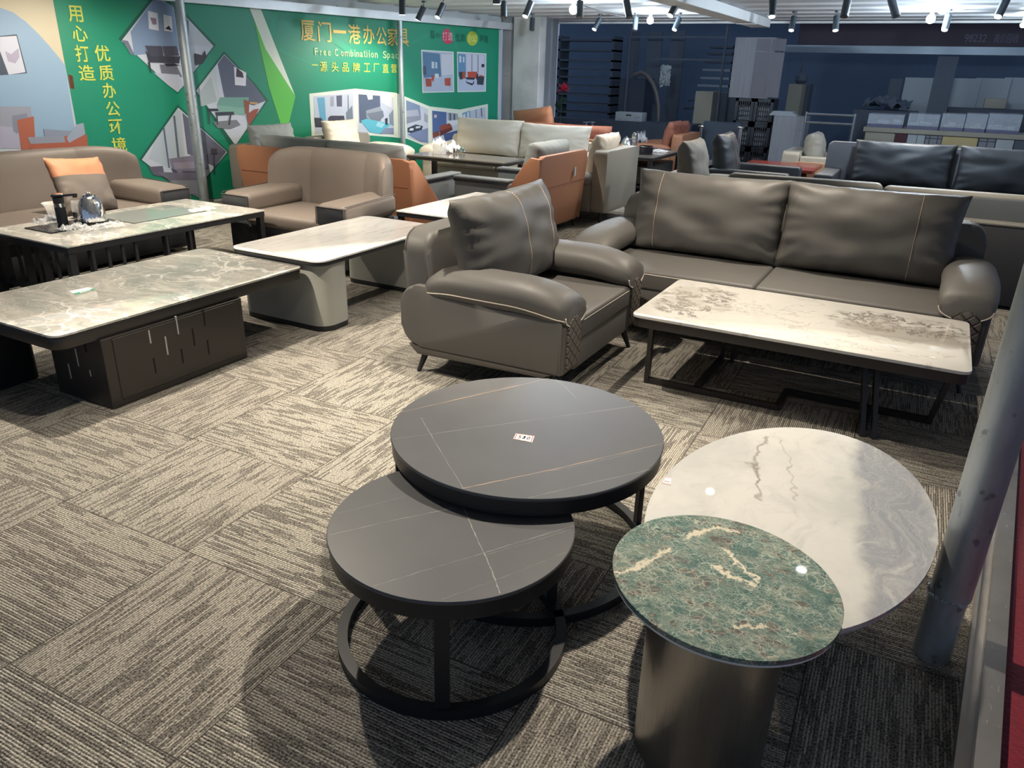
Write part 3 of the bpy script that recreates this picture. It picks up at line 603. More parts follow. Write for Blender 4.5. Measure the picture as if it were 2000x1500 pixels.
shot([(700, 184), (768, 190), (770, 262), (700, 258)], [([(700, 184), (742, 187), (744, 236), (702, 240)], (84, 96, 120)), ([(716, 185), (728, 186), (728, 194), (719, 195)], (190, 196, 208)), ([(743, 187), (766, 190), (767, 212), (745, 200)], (206, 212, 222)), ([(715, 216), (742, 208), (748, 218), (732, 240), (716, 230)], (142, 152, 166)), ([(716, 222), (748, 216), (750, 228), (732, 244)], (112, 122, 138)), ([(704, 236), (716, 232), (764, 242), (745, 262), (722, 258)], (92, 178, 200)), ([(738, 238), (752, 242), (746, 250), (734, 246)], (150, 206, 220)), ([(752, 232), (757, 230), (757, 244), (753, 244)], (34, 50, 62)), ([(760, 224), (768, 214), (769, 246), (762, 240)], (128, 140, 156)), ([(752, 250), (769, 250), (769, 261), (742, 261)], (128, 140, 166))], 'second strip print with a teal rug')
shot([(793, 194), (836, 213), (837, 280), (822, 278), (795, 268)], [([(793, 196), (820, 206), (822, 226), (794, 224)], (116, 136, 168)), ([(794, 216), (816, 214), (820, 230), (794, 238)], (160, 166, 184)), ([(794, 228), (822, 226), (822, 234), (794, 242)], (128, 136, 156)), ([(796, 250), (812, 243), (826, 246), (824, 254), (806, 261), (796, 258)], (42, 58, 74)), ([(801, 251), (808, 250), (807, 255), (799, 255)], (206, 212, 220)), ([(812, 247), (822, 246), (820, 250), (812, 251)], (180, 190, 200)), ([(796, 262), (836, 250), (836, 278), (822, 277)], (118, 134, 172)), ([(829, 220), (836, 226), (836, 240), (829, 236)], (150, 158, 172))], 'third strip print with oval dark table')
shot([(844, 216), (895, 222), (896, 268), (845, 284)], [([(844, 216), (872, 219), (872, 255), (845, 262)], (70, 96, 144)), ([(848, 224), (853, 224), (853, 230), (848, 230)], (200, 176, 170)), ([(874, 220), (894, 222), (894, 240), (876, 238)], (150, 160, 176)), ([(878, 221), (881, 221), (881, 236), (878, 236)], (74, 82, 96)), ([(886, 222), (889, 222), (889, 238), (886, 238)], (74, 82, 96)), ([(859, 246), (880, 240), (884, 252), (860, 262)], (136, 66, 52)), ([(859, 256), (883, 248), (884, 254), (860, 266)], (92, 44, 42)), ([(872, 236), (894, 234), (895, 242), (884, 246)], (206, 214, 224)), ([(845, 260), (856, 256), (860, 264), (846, 270)], (120, 62, 48)), ([(866, 262), (895, 254), (895, 268), (870, 276)], (60, 80, 126))], 'fourth strip print with rust bench')
shot([(903, 221), (948, 209), (949, 262), (904, 268)], [([(903, 221), (918, 216), (920, 245), (904, 252)], (108, 150, 182)), ([(904, 224), (909, 222), (910, 238), (905, 240)], (200, 208, 220)), ([(912, 220), (916, 218), (917, 234), (913, 236)], (200, 208, 220)), ([(929, 214), (930.5, 214), (931, 230), (929.5, 230)], (118, 124, 140)), ([(939, 211), (941, 211), (942, 228), (940, 228)], (90, 96, 110))], 'fifth strip print behind the orange cushion')
# badges
p_ = Print(0.005); p_.poly([wall_hit(874.5+12*math.cos(t*pi/16), 71+15*math.sin(t*pi/16)) for t in range(32)], (196, 62, 88), False)
p_.done('round_badge', bn, 'pink red round badge'); p_ = Print(0.005); p_.poly([wall_hit(922+11*math.cos(t*pi/16), 75+14.2*math.sin(t*pi/16)) for t in range(32)], (168, 184, 60), False); p_.done('round_badge', bn, 'lime round badge')
# lettering
def letter(txt, x0, y0, x1, y1, col, bold=0.0, name='lettering', slant=0.0):
    """one character set on the wall so that it fills the given place on the banner"""
    cu = bpy.data.curves.new('t', 'FONT'); cu.body = txt; cu.size = 1; cu.offset = bold; cu.extrude = 0.0; cu.resolution_u = 3
    to = bpy.data.objects.new('t', cu); COL.objects.link(to); dg = bpy.context.evaluated_depsgraph_get(); dg.update()
    me = bpy.data.meshes.new_from_object(to.evaluated_get(dg)); bpy.data.objects.remove(to)
    xs = [v.co.x for v in me.vertices]; ys = [v.co.y for v in me.vertices]
    if not xs: return None
    a, b, c_, d = min(xs), max(xs), min(ys), max(ys)
    (s0, z0), (s1, z1) = wall_hit(x0, y0, 0.011), wall_hit(x1, y1, 0.011)
    return me, (a, b, c_, d), (s0, s1, z0, z1)
def letters(name, items, col, bold=0.0, label=None, off=0.010):
    bm = B()
    for txt, x0, y0, x1, y1 in items:
        r = letter(txt, x0, y0, x1, y1, col, bold)
        if not r: continue
        me, (a, b, c_, d), _ = r
        (sa, za), (sb, zb), (sc, zc) = wall_hit(x0, (y0+y1)/2, off), wall_hit(x1, (y0+y1)/2, off), wall_hit((x0+x1)/2, y0, off); zd = wall_hit((x0+x1)/2, y1, off)[1]
        n0 = len(bm.verts); bm.from_mesh(me); bm.verts.ensure_lookup_table()
        for v in bm.verts[n0:]:
            fx = (v.co.x-a)/max(b-a, 1e-6); fy = (v.co.y-c_)/max(d-c_, 1e-6)
            if b-a < 1e-4: fx = 0.5
            s = sa+(sb-sa)*fx
            v.co = wpt(s, zd+(zc-zd)*fy, off+0.0004)
        bpy.data.meshes.remove(me)
    for f in bm.faces:
        f.normal_update()
        if f.normal.dot(WN) < 0: f.normal_flip()
    return obj(name, bm, flat(col), bn, smooth=0, label=label)
YEL = (196, 208, 88); GOLD = (222, 190, 98)
letters('slogan_lettering', [('用', 133, 11, 161, 43), ('心', 141, 50, 170, 81), ('打', 147, 88, 174, 121), ('造', 154, 127, 185, 158)], YEL, 0.012)
letters('slogan_lettering', [('优', 185, 88, 214, 120), ('质', 193, 127, 221, 157), ('办', 200, 162, 226, 192), ('公', 207, 198, 234, 227), ('环', 213, 233, 240, 262), ('境', 218, 268, 247, 296)], YEL, 0.012)
letters('title_lettering', [('厦', 587, 39.5, 615, 80), ('门', 621, 42, 646.5, 82), ('一', 650.5, 59, 676, 65), ('港', 680, 48, 704, 85.5), ('办', 709, 50, 731, 86.5), ('公', 734.5, 53, 755, 88.5), ('家', 757, 54, 776, 89.5), ('具', 779, 56, 798, 91)], GOLD, 0.008)
ln = []; word = 'Free Combinatiion Space'; xs = [614.3, 624.5, 631.5, 640, 647.5, 653.5, 665.5, 673, 684.5, 692.5, 695.8, 703, 710.5, 715.8, 720.5, 724.5, 732, 740.5, 748, 756.5, 764.5, 772, 779]
asc = set('FCbtiS')
for ch, x in zip(word, xs):
    if ch == ' ': continue
    wd = {'i': 1.6, 't': 3.6, 'F': 6.5, 'C': 7, 'm': 9.5, 'S': 7, 'r': 4.2}.get(ch, 5.6); yb = 107.5+(x-614)*0.046; h = 14.0 if ch in asc else 9.6
    lo = 3.4 if ch == 'p' else 0; ln.append((ch, x, yb-h, x+wd, yb+lo))
letters('subtitle_lettering', ln, (176, 208, 150), 0.008)
for it_ in [('一', 609, 126, 621, 128), ('源', 625, 120, 639, 140), ('头', 647, 121, 661, 140.5), ('品', 668.5, 122.5, 681, 140.5), ('牌', 689, 122.5, 703, 141), ('工', 710.5, 123.5, 723, 140.5), ('厂', 729, 124, 741, 141), ('直', 747, 124.5, 759, 142), ('营', 764, 125, 775, 142)]: letters('subtitle_lettering', [it_], YEL, 0.004)
letters('badge_lettering', [('打', 864, 62, 873.5, 79), ('造', 875, 63, 884.5, 79)], (236, 190, 196), 0.0, off=0.012)
letters('badge_lettering', [('办', 914.5, 67, 921, 82), ('公', 922.5, 68, 931, 82)], (216, 224, 150), 0.0, off=0.012)
letters('dark_lettering', [('用', 841, 60, 848.5, 76), ('心', 851, 63, 860, 74), ('优', 890, 65, 898, 82), ('质', 900, 66, 909, 82), ('环', 937, 69, 944.5, 84), ('境', 946, 69, 953.5, 85)], (14, 84, 74), 0.0)
# ---------------------------------------------------------------- round nesting tables (black)
def ringbar(bm, r0, r1, z0, z1, n=72, mi=0):
    lathe(bm, [(r0, z0), (r1, z0), (r1, z1), (r0, z1), (r0, z0)], 0, 0, n, mi, cap=False); bmesh.ops.recalc_face_normals(bm, faces=bm.faces[:])
def veins(bm, root, lines, ztop):
    """thin veins set in the stone; end points are given where they run on the table"""
    for pts, wd, mi in lines:
        q = [P(x, y, z=ztop)-root for x, y in pts]; full = []
        for a, b in zip(q, q[1:]):
            for k in range(9): full.append(a.lerp(b, k/9))
        full.append(q[-1]); rnd = random.Random(int(pts[0][0]))
        n = Vector((-(q[-1]-q[0]).y, (q[-1]-q[0]).x, 0)).normalized(); L = []
        for i, p in enumerate(full):
            j = rnd.uniform(-0.0012, 0.0012) if 0 < i < len(full)-1 else 0; wv = wd*0.72*rnd.uniform(0.3, 1.3)
            c = p+n*j; L.append((c+n*wv/2, c-n*wv/2))
        z = ztop-root.z+0.0003
        vs = [(bm.verts.new((a.x, a.y, z)), bm.verts.new((b.x, b.y, z))) for a, b in L]
        for (a, b), (c, d) in zip(vs, vs[1:]):
            f = bm.faces.new((a, b, d, c)); f.normal_update(); f.material_index = mi
            if f.normal.z < 0: f.normal_flip()
def round_table(label, cx, cy, r, z, legs, lines, apron=0.045):
    root = Vector((cx, cy, 0)); t = thing('nesting_coffee_table', label, 'coffee table', root)
    bm = B(); lathe(bm, [(0, z-0.012), (r-0.003, z-0.012), (r, z-0.009), (r, z-0.003), (r-0.002, z), (0, z)], 0, 0, 96); veins(bm, root, lines, z)
    obj('stone_top', bm, [SLATE, VEIN_W, VEIN_O], t, smooth=50)
    bm = B(); ringbar(bm, r-0.030, r-0.004, z-0.012-apron, z-0.0121, 96); obj('rim_band', bm, BLK, t, smooth=50)
    bm = B(); ringbar(bm, r-0.036, r-0.006, 0.0, 0.032, 96); obj('base_ring', bm, BLK, t, smooth=50)
    for a in legs:
        bm = B(); rbox(bm, -0.004, 0.014, -0.019, 0.019, 0.031, z-0.012-apron+0.002, 0.002, 1, mat=T(rz=a) @ T(r-0.026))
        obj('leg', bm, BLK, t, smooth=0)
    return t
round_table('large round black stone coffee table with a 580 price tag on top', -1.013, 2.02, 0.449, 0.45, (41, 135, 221), [
  ([(784, 805), (915, 775), (1072.5, 739)], 0.004, 2), ([(770, 857.5), (1000, 826), (1240.5, 793)], 0.0025, 1), ([(822, 815.5), (845, 855), (904.5, 954)], 0.0022, 1),
  ([(904.5, 954), (1080, 917), (1295, 866)], 0.004, 2), ([(1030.5, 973), (1150, 944), (1272, 917)], 0.002, 1), ([(1085, 741), (1105, 757), (1125, 777)], 0.0022, 1), ([(1080, 920), (1190, 896), (1254, 880)], 0.0014, 1), ([(1040, 741), (960, 762), (880, 780)], 0.0012, 1)])
round_table('small low round black stone coffee table tucked under the larger black one', -0.978, 1.508, 0.342, 0.38, (-62, 50, 178), [
  ([(659, 1003), (730, 985), (790, 970)], 0.0016, 1), ([(643, 1045), (760, 1018), (904.5, 989)], 0.0022, 1), ([(904.5, 989), (922, 1030), (945, 1080)], 0.0034, 1), ([(945, 1080), (962, 1118), (976, 1158.5)], 0.0045, 1),
  ([(1120, 1027), (1030, 1054), (945, 1080)], 0.0024, 1), ([(945, 1080), (840, 1111), (729.5, 1144.5)], 0.002, 1), ([(1106, 1078), (990, 1125), (862, 1171)], 0.0012, 1), ([(1115, 1034), (1040, 1058), (950, 1083)], 0.0012, 1)])
# ---------------------------------------------------------------- green stone side table on a brushed steel drum
def brushed():
    k = NB('brushed_dark_steel', 0.3, 1.0); o = k.obj(); x, y, z = k.sep(o)[:3]
    a = k.M('ARCTAN2', y, x); n = k.noise(k.comb(k.M('MULTIPLY', a, 120), k.M('MULTIPLY', z, 3), 0), 1.0, 4, 0.6)
    wv = k.noise(k.comb(k.M('MULTIPLY', a, 3), k.M('MULTIPLY', z, 5), 0), 2.0, 2)
    k.base(k.mix(n, (0.36, 0.345, 0.325), (0.58, 0.56, 0.53))); k.put(k.b.inputs['Roughness'], k.M('ADD', 0.22, k.M('MULTIPLY', n, 0.16)))
    k.b.inputs['Anisotropic'].default_value = 0.6
    return k.bump(k.M('ADD', k.M('MULTIPLY', n, 0.08), wv), 0.10, 0.02).m
t = thing('side_table', 'round green stone side table on a brushed steel drum base', 'side table', (-0.230, 1.477, 0))
zt = 0.50; bm = B(); pts = circ(0, 0, 0.263, 0.244, 96)
e1 = Matrix.Rotation(math.radians(-37), 2)
pts = [tuple(e1 @ Vector(p)) for p in pts]
prism(bm, pts, 'z', zt-0.012, zt, 0.0015, 2); obj('stone_top', bm, M_GREEN, t, smooth=50)
bm = B(); prism(bm, [(x*0.992, y*0.992) for x, y in pts], 'z', zt-0.019, zt-0.0125, 0.001, 1); obj('edge_backing', bm, plain('white_edge', (0.75, 0.76, 0.74), 0.4), t, label='white composite backing under the green stone')
bm = B(); lathe(bm, [(0.157, 0.0), (0.157, zt-0.019), (0.15, zt-0.019), (0.15, 0.0)], 0, 0, 96); obj('drum_base', bm, brushed(), t, smooth=50)
# ---------------------------------------------------------------- oval marble table
t = thing('oval_coffee_table', 'large oval pale grey marble table behind the green side table', 'coffee table', (-0.160, 2.015, 0), rz=84.6)
zt = 0.42; pts = circ(0, 0, 0.588, 0.368, 128)
bm = B(); prism(bm, pts, 'z', zt-0.011, zt, 0.0015, 2); obj('stone_top', bm, M_OVAL, t, smooth=50)
bm = B(); prism(bm, [(x*0.992, y*0.99) for x, y in pts], 'z', zt-0.020, zt-0.0115, 0.001, 1); obj('edge_backing', bm, plain('grey_edge', (0.36, 0.38, 0.38), 0.4), t)
bm = B(); lathe(bm, [(0.20, 0.0), (0.19, 0.05), (0.16, 0.20), (0.17, zt-0.02)], 0.15, 0.0, 64, sy=0.7); obj('pedestal', bm, BLK, t, smooth=50)
# ---------------------------------------------------------------- price tags and cards
def digits(bm, txt, mat4, h, mi=1, wd=0.16, slant=0.15):
    """handwritten digits as ribbons"""
    G = {'5': [[(.8, 1), (.25, .95), (.2, .55), (.6, .6), (.75, .3), (.5, .02), (.1, .1)]], '8': [[(.7, .85), (.4, 1), (.2, .8), (.75, .35), (.5, 0), (.2, .25), (.7, .85)]], '0': [[(.45, 1), (.15, .6), (.3, .05), (.7, .2), (.75, .7), (.45, 1)]],
         '9': [[(.7, .75), (.4, 1), (.2, .7), (.5, .5), (.7, .8), (.6, 0)]]}
    x0 = 0
    for ch in txt:
        for st in G[ch]:
            for (ax, ay), (bx, by) in zip(st, st[1:]):
                a = Vector((x0+ax*0.6+ay*slant, ay, 0))*h; b = Vector((x0+bx*0.6+by*slant, by, 0))*h; d = (b-a); n = Vector((-d.y, d.x, 0)).normalized()*h*wd/2; a -= d*0.08; b += d*0.08
                f = bm.faces.new([bm.verts.new(mat4 @ p) for p in (a+n, a-n, b-n, b+n)]); f.material_index = mi; f.normal_update()
                if f.normal.z < 0: f.normal_flip()
        x0 += 0.70
def tag_card(name, label, corners, z, txt=None, border=True, cat='price tag'):
    q = [P(x, y, z=z) for x, y in corners]; c = sum(q, Vector())/4; t = B()
    loc = [p-c for p in q]
    lo = [t.verts.new(p+Vector((0, 0, 0.0004))) for p in loc]; hi = [t.verts.new(p+Vector((0, 0, 0.0012))) for p in loc]
    t.faces.new(lo); t.faces.new(hi)
    for i in range(4): t.faces.new((lo[i], lo[(i+1) % 4], hi[(i+1) % 4], hi[i]))
    bmesh.ops.recalc_face_normals(t, faces=t.faces[:])
    def quad(pp, zz, mi):
        f = t.faces.new([t.verts.new((p.x, p.y, zz)) for p in pp]); f.normal_update(); f.material_index = mi
        if f.normal.z < 0: f.normal_flip()
    if border:
        inn = [p*0.93 for p in loc]; inn2 = [p*0.82 for p in loc]
        for i in range(4): quad([inn[i], inn[(i+1) % 4], inn2[(i+1) % 4], inn2[i]], 0.0015, 2)
    ex = (loc[1]-loc[0]); ey = (loc[0]-loc[3])
    if txt:
        o = loc[3]+ex*0.17+ey*0.2; hq = min(ey.length*0.62, ex.length*0.70/(0.70*len(txt))); mt = Matrix((( ex.x/ex.length, ey.x/ey.length, 0, o.x), (ex.y/ex.length, ey.y/ey.length, 0, o.y), (0, 0, 1, 0.0018), (0, 0, 0, 1)))
        digits(t, txt, mt, hq, 1)
    ob = obj(name, t, [PAPER, INK, RED_P, GREEN_P], loc=c, smooth=0); tag(ob, label, cat); return ob, loc
tag_card('price_tag', 'white price tag with red border reading 580 on the black table', [(1007.8, 847), (1043.8, 852.3), (1039.3, 864.5), (1002.5, 857.5)], 0.45, '580')
tag_card('price_tag', 'small red-framed price tag reading 950 near the rim of the oval table', [(1298.4, 932), (1314, 934), (1310.5, 948), (1292, 943.7)], 0.42, '950')
q = [P(x, y, z=0.42) for x, y in ((136, 569), (172, 562), (188, 565), (148, 576))]; c = sum(q, Vector())/4; bm = B()
prism(bm, [(p.x-c.x, p.y-c.y) for p in q], 'z', 0.0004, 0.0014)
q2 = [q[3]-c, q[2]-c, (q[2]-c).lerp(q[1]-c, 0.36), (q[3]-c).lerp(q[0]-c, 0.36)]; f = bm.faces.new([bm.verts.new((p.x, p.y, 0.0018)) for p in q2]); f.material_index = 1
for i in range(5):
    a = (q[3]-c).lerp(q[2]-c, 0.3+i*0.11); b = (q[0]-c).lerp(q[1]-c, 0.3+i*0.11)
    p0, p1 = a.lerp(b, 0.08), a.lerp(b, 0.27); w_ = ((q[2]-q[3])*0.03)
    f = bm.faces.new([bm.verts.new((p.x, p.y, 0.0021)) for p in (p0-w_, p0+w_, p1+w_, p1-w_)])
for f in bm.faces:
    f.normal_update()
    if f.normal.z < 0 and f.calc_center_median().z > 0.0013: f.normal_flip()
tag(obj('business_card', bm, [PAPER, GREEN_P], loc=c, smooth=0), 'white card with a green band lying on the slotted box table', 'card')
# ---------------------------------------------------------------- white veined table on angled sled legs (right)
cx, cy, hx, hy, zt = -0.447, 3.975, 0.765, 0.422, 0.41
t = thing('rectangular_coffee_table', 'white brown-veined marble coffee table on dark sled legs before the taupe sofa', 'coffee table', (cx, cy, 0))
bm = B(); prism(bm, rrect(-hx, hx, -hy, hy, 0.045), 'z', zt-0.014, zt, 0.0015, 2); obj('stone_top', bm, M_WV, t, smooth=50)
FR = plain('bronze_black_metal', (0.055, 0.05, 0.047), 0.38, 0.6)
bm = B(); o1 = rrect(-hx+0.004, hx-0.004, -hy+0.004, hy-0.004, 0.045); o2 = rrect(-hx+0.03, hx-0.03, -hy+0.03, hy-0.03, 0.03)
def band(bm, A, C, z0, z1):
    n = len(A); v = [[bm.verts.new((x, y, z)) for x, y in R] for R, z in ((A, z0), (A, z1), (C, z1), (C, z0))]
    for a, b in ((0, 1), (1, 2), (2, 3), (3, 0)):
        for i in range(n): bm.faces.new((v[a][i], v[a][(i+1) % n], v[b][(i+1) % n], v[b][i]))
    bmesh.ops.recalc_face_normals(bm, faces=bm.faces[:])
band(bm, o1, o2, zt-0.062, zt-0.0145); obj('rim_frame', bm, FR, t, smooth=50)
def lp(px, py): q = P(px, py, z=0); return Vector((q.x-cx, q.y-cy, 0))
A0 = lp(1263, 746); A1 = Vector((-0.447-cx+0.0, A0.y, 0)); A2 = Vector((A1.x, A0.y+0.27, 0)); A3 = lp(1812, 826); A2.y = A3.y; bz = 0.015
B0 = lp(1683, 852); B3 = lp(1409, 704)
def leg(name, pts, w_=0.036, d_=0.022):
    bm = B()
    for a, b in zip(pts, pts[1:]): bar(bm, a, b, w_, d_)
    obj(name, bm, FR, t, smooth=0)
zu = zt-0.062
leg('leg', [A0+Vector((0, 0, 0)), A0+Vector((0.0, 0.0, zu))], 0.036, 0.024); leg('leg', [A3, A3+Vector((0.06, -0.01, zu))], 0.036, 0.024)
leg('leg', [B0, B0+Vector((-0.06, 0.12, zu))], 0.022, 0.022); leg('leg', [B0+Vector((0.05, 0, 0)), B0+Vector((-0.01, 0.12, zu))], 0.022, 0.022)
leg('leg', [B3, B3+Vector((0.0, 0.0, zu))], 0.02, 0.02); leg('leg', [B3+Vector((0.06, 0, 0)), B3+Vector((0.06, 0.0, zu))], 0.02, 0.02)
bm = B(); zb = Vector((0, 0, bz))
for a, b in ((A0, A1), (A1, A2), (A2, A3), (B3, Vector((B3.x, A0.y, 0))), (Vector((B0.x, A2.y, 0)), B0)): bar(bm, a+zb, b+zb, 0.03, 0.03)
obj('sled_base', bm, FR, t, smooth=0)
# ---------------------------------------------------------------- slotted box table (left)
cx, cy, zt = -3.66, 2.565, 0.42; hx, hy = 0.44, 0.775
t = thing('rectangular_coffee_table', 'grey-green marble coffee table on a black slotted box base, at the left', 'coffee table', (cx, cy, 0))
bm = B(); prism(bm, rrect(-hx, hx, -hy, hy, 0.05), 'z', zt-0.010, zt, 0.001, 2); obj('stone_top', bm, M_GREY, t, smooth=50)
bm = B(); prism(bm, rrect(-hx+0.003, hx-0.003, -hy+0.003, hy-0.003, 0.05), 'z', zt-0.07, zt-0.0105, 0.003, 1); obj('apron', bm, FR, t, smooth=50)
bu0, bu1, bv0, bv1 = -3.62-cx, -3.205-cx, 1.985-cy, 2.825-cy
bm = B(); rbox(bm, bu0, bu1, bv0, bv1, 0.0, zt-0.069, 0.003, 1)
rbox(bm, bu1-0.001, bu1+0.004, bv0+0.055, bv1-0.05, 0.035, zt-0.08, 0.002, 1)
def slotq(p0, p1, u=None, v=None, mi=1):
    a = P(*p0, u=u, v=v); b = P(*p1, u=u, v=v); a -= Vector((cx, cy, 0)); b -= Vector((cx, cy, 0)); z0, z1 = min(a.z, b.z), max(a.z, b.z)
    if u is not None: rbox(bm, bu1-0.002, bu1+0.0052, a.y-0.004, a.y+0.004, z0, z1, mi=mi)
    else: rbox(bm, a.x-0.004, a.x+0.004, bv0-0.0015, bv0+0.001, z0, z1, mi=mi)
g = lambda x, y: (x/3.333, 450+y/3.333)
for a, b, mi in (((968, 650), (985, 735), 2), ((1000, 830), (1015, 930), 1), ((1075, 690), (1092, 810), 2), ((1145, 560), (1165, 675), 2), ((1180, 770), (1193, 865), 1), ((1253, 640), (1270, 750), 1), ((1322, 515), (1338, 620), 1), ((1350, 712), (1365, 805), 1)): slotq(g(*a), g(*b), u=-3.2, mi=mi)
for a, b, mi in (((445, 868), (475, 968), 2), ((490, 770), (517, 885), 2), ((585, 910), (593, 950), 2), ((545, 710), (556, 790), 1)): slotq(g(*a), g(*b), v=1.985, mi=mi)
obj('slotted_base', bm, [FR, plain('slot_painted_shade', (0.004, 0.004, 0.004), 0.9), plain('slot_painted_light', (0.45, 0.43, 0.40), 0.6)], t, smooth=0)  # slots are flat strips: hole shade painted black, light through painted pale
bm = B(); prism(bm, rrect(-4.06-cx, -3.88-cx, 1.66-cy, 2.06-cy, 0.05), 'z', 0, zt-0.069); obj('slab_leg', bm, BLK, t, smooth=50)
# ---------------------------------------------------------------- white slab-leg table (middle)
cx, cy, zt = -3.475, 4.03, 0.46; hx, hy = 0.38, 0.685
t = thing('rectangular_coffee_table', 'white streaked stone table on pale grey slab legs, between the armchairs', 'coffee table', (cx, cy, 0))
bm = B(); prism(bm, rrect(-hx, hx, -hy, hy, 0.07), 'z', zt-0.010, zt, 0.001, 2); obj('stone_top', bm, M_WS, t, smooth=50)
bm = B(); prism(bm, rrect(-hx+0.004, hx-0.004, -hy+0.004, hy-0.004, 0.07), 'z', zt-0.034, zt-0.0105, 0.002, 1); obj('apron', bm, BLK, t, smooth=50)
for y0 in (-hy+0.03, hy-0.31):
    bm = B(); n = 7; prof = rrect(-hx+0.02, hx-0.02, y0, y0+0.28, 0.10, 8)
    zz = [(0.035, 1.0), (0.20, 0.995), (0.36, 0.99), (0.40, 1.0), (0.424, 1.0)]; yc = y0+0.14; rg = []
    for z, s in zz: rg.append([bm.verts.new((x*s, yc+(y-yc)*s, z)) for x, y in prof])
    for A, C in zip(rg, rg[1:]):
        for i in range(len(prof)): bm.faces.new((A[i], A[(i+1) % len(prof)], C[(i+1) % len(prof)], C[i]))
    bm.faces.new(rg[0][::-1]); bm.faces.new(rg[-1]); sl = obj('slab_leg', bm, LGREY, t, smooth=50)
    bm = B(); prism(bm, [(x*0.995, yc+(y-yc)*0.99) for x, y in prof], 'z', 0, 0.034); obj('plinth', bm, BLK, sl, smooth=50)
# ---------------------------------------------------------------- second white table (behind the armchair)
cx, cy, zt = -3.47, 5.72, 0.45; hx, hy = 0.36, 0.64
t = thing('rectangular_coffee_table', 'square-cornered white stone table beside the tall orange armchair', 'coffee table', (cx, cy, 0))
bm = B(); rbox(bm, -hx, hx, -hy, hy, zt-0.010, zt, 0.001, 1); obj('stone_top', bm, M_WS, t, smooth=0)
bm = B(); rbox(bm, -hx+0.004, hx-0.004, -hy+0.004, hy-0.004, zt-0.045, zt-0.0105); obj('apron', bm, BLK, t, smooth=0)
for sx in (-1, 1):
    for sy in (-1, 1):
        bm = B(); bar(bm, (sx*(hx-0.03), sy*(hy-0.03), 0), (sx*(hx-0.03), sy*(hy-0.03), zt-0.045), 0.04); obj('leg', bm, BLK, t, smooth=0)
# ---------------------------------------------------------------- kettle table
cx, cy, zt = -5.09, 3.60, 0.46; hx, hy = 0.455, 0.825
t = thing('tea_table', 'grey marble tea table on a black barred frame, holding a kettle set', 'tea table', (cx, cy, 0))
bm = B(); rbox(bm, -hx, hx, -hy, hy, zt-0.010, zt, 0.001, 1)
# inset warming panel: a groove round a slightly raised glass plate
pq = [P(x, y, z=zt)-Vector((cx, cy, 0)) for x, y in ((205, 420), (318, 402), (390, 410), (262, 437))]
bmesh.ops.create_cube(bm, size=0.0001); x0 = min(p.x for p in pq); x1 = max(p.x for p in pq); y0 = min(p.y for p in pq); y1 = max(p.y for p in pq)
for a, b in (((x0, y0), (x1, y0)), ((x1, y0), (x1, y1)), ((x1, y1), (x0, y1)), ((x0, y1), (x0, y0))): rbox(bm, min(a[0], b[0])-0.003, max(a[0], b[0])+0.003, min(a[1], b[1])-0.003, max(a[1], b[1])+0.003, zt-0.001, zt+0.0006, mi=1)
obj('stone_top', bm, [M_GREY, STEEL_D], t, smooth=0)
bm = B(); rbox(bm, x0+0.006, x1-0.006, y0+0.006, y1-0.006, zt, zt+0.004, 0.001, 1); obj('glass_plate', bm, plain('grey_glass_plate', (0.22, 0.25, 0.24), 0.06, 0, 0.1, 5), t)
bm = B(); rbox(bm, -hx+0.004, hx-0.004, -hy+0.004, hy-0.004, zt-0.05, zt-0.0105); obj('apron', bm, BLK, t, smooth=0)
for sx in (-1, 1):
    for sy in (-1, 1):
        bm = B(); bar(bm, (sx*(hx-0.03), sy*(hy-0.03), 0), (sx*(hx-0.03), sy*(hy-0.03), zt-0.05), 0.045); obj('leg', bm, BLK, t, smooth=0)
for px_, wd in ((178, 0.045), (211, 0.014), (239, 0.014), (265, 0.014), (323, 0.045), (369, 0.04)):
    v = P(px_, 480-(px_-135)*0.18+25, u=cx+hx-0.03).y-cy; bm = B(); bar(bm, (hx-0.03, v, 0.0), (hx-0.03, v, zt-0.05), 0.02, wd); obj('bar', bm, BLK, t, smooth=0)
for uu, wd in ((-0.30, 0.045), (-0.15, 0.014), (-0.05, 0.045), (0.06, 0.014), (0.15, 0.045), (0.27, 0.014)):
    bm = B(); bar(bm, (uu, -hy+0.03, 0.12 if wd > 0.02 else 0), (uu, -hy+0.03, zt-0.05), wd, 0.02); obj('bar', bm, BLK, t, smooth=0)
bm = B(); rbox(bm, -hx+0.06, hx-0.03, -hy+0.02, -hy+0.04, 0.10, 0.14); rbox(bm, hx-0.04, hx-0.02, -hy+0.05, -0.1, 0.10, 0.13); obj('lower_rail', bm, BLK, t, smooth=0)
bm = B(); cpts = []
for k in range(34):
    a = k*0.55; cpts.append((0.05+0.05*math.cos(a)*(1-k/60), -hy+0.10+0.02*math.sin(a*0.5), zt-0.07-0.006*k+0.03*math.sin(a)))
tube(bm, cpts, 0.004, 6); obj('coiled_cable', bm, INK, t)
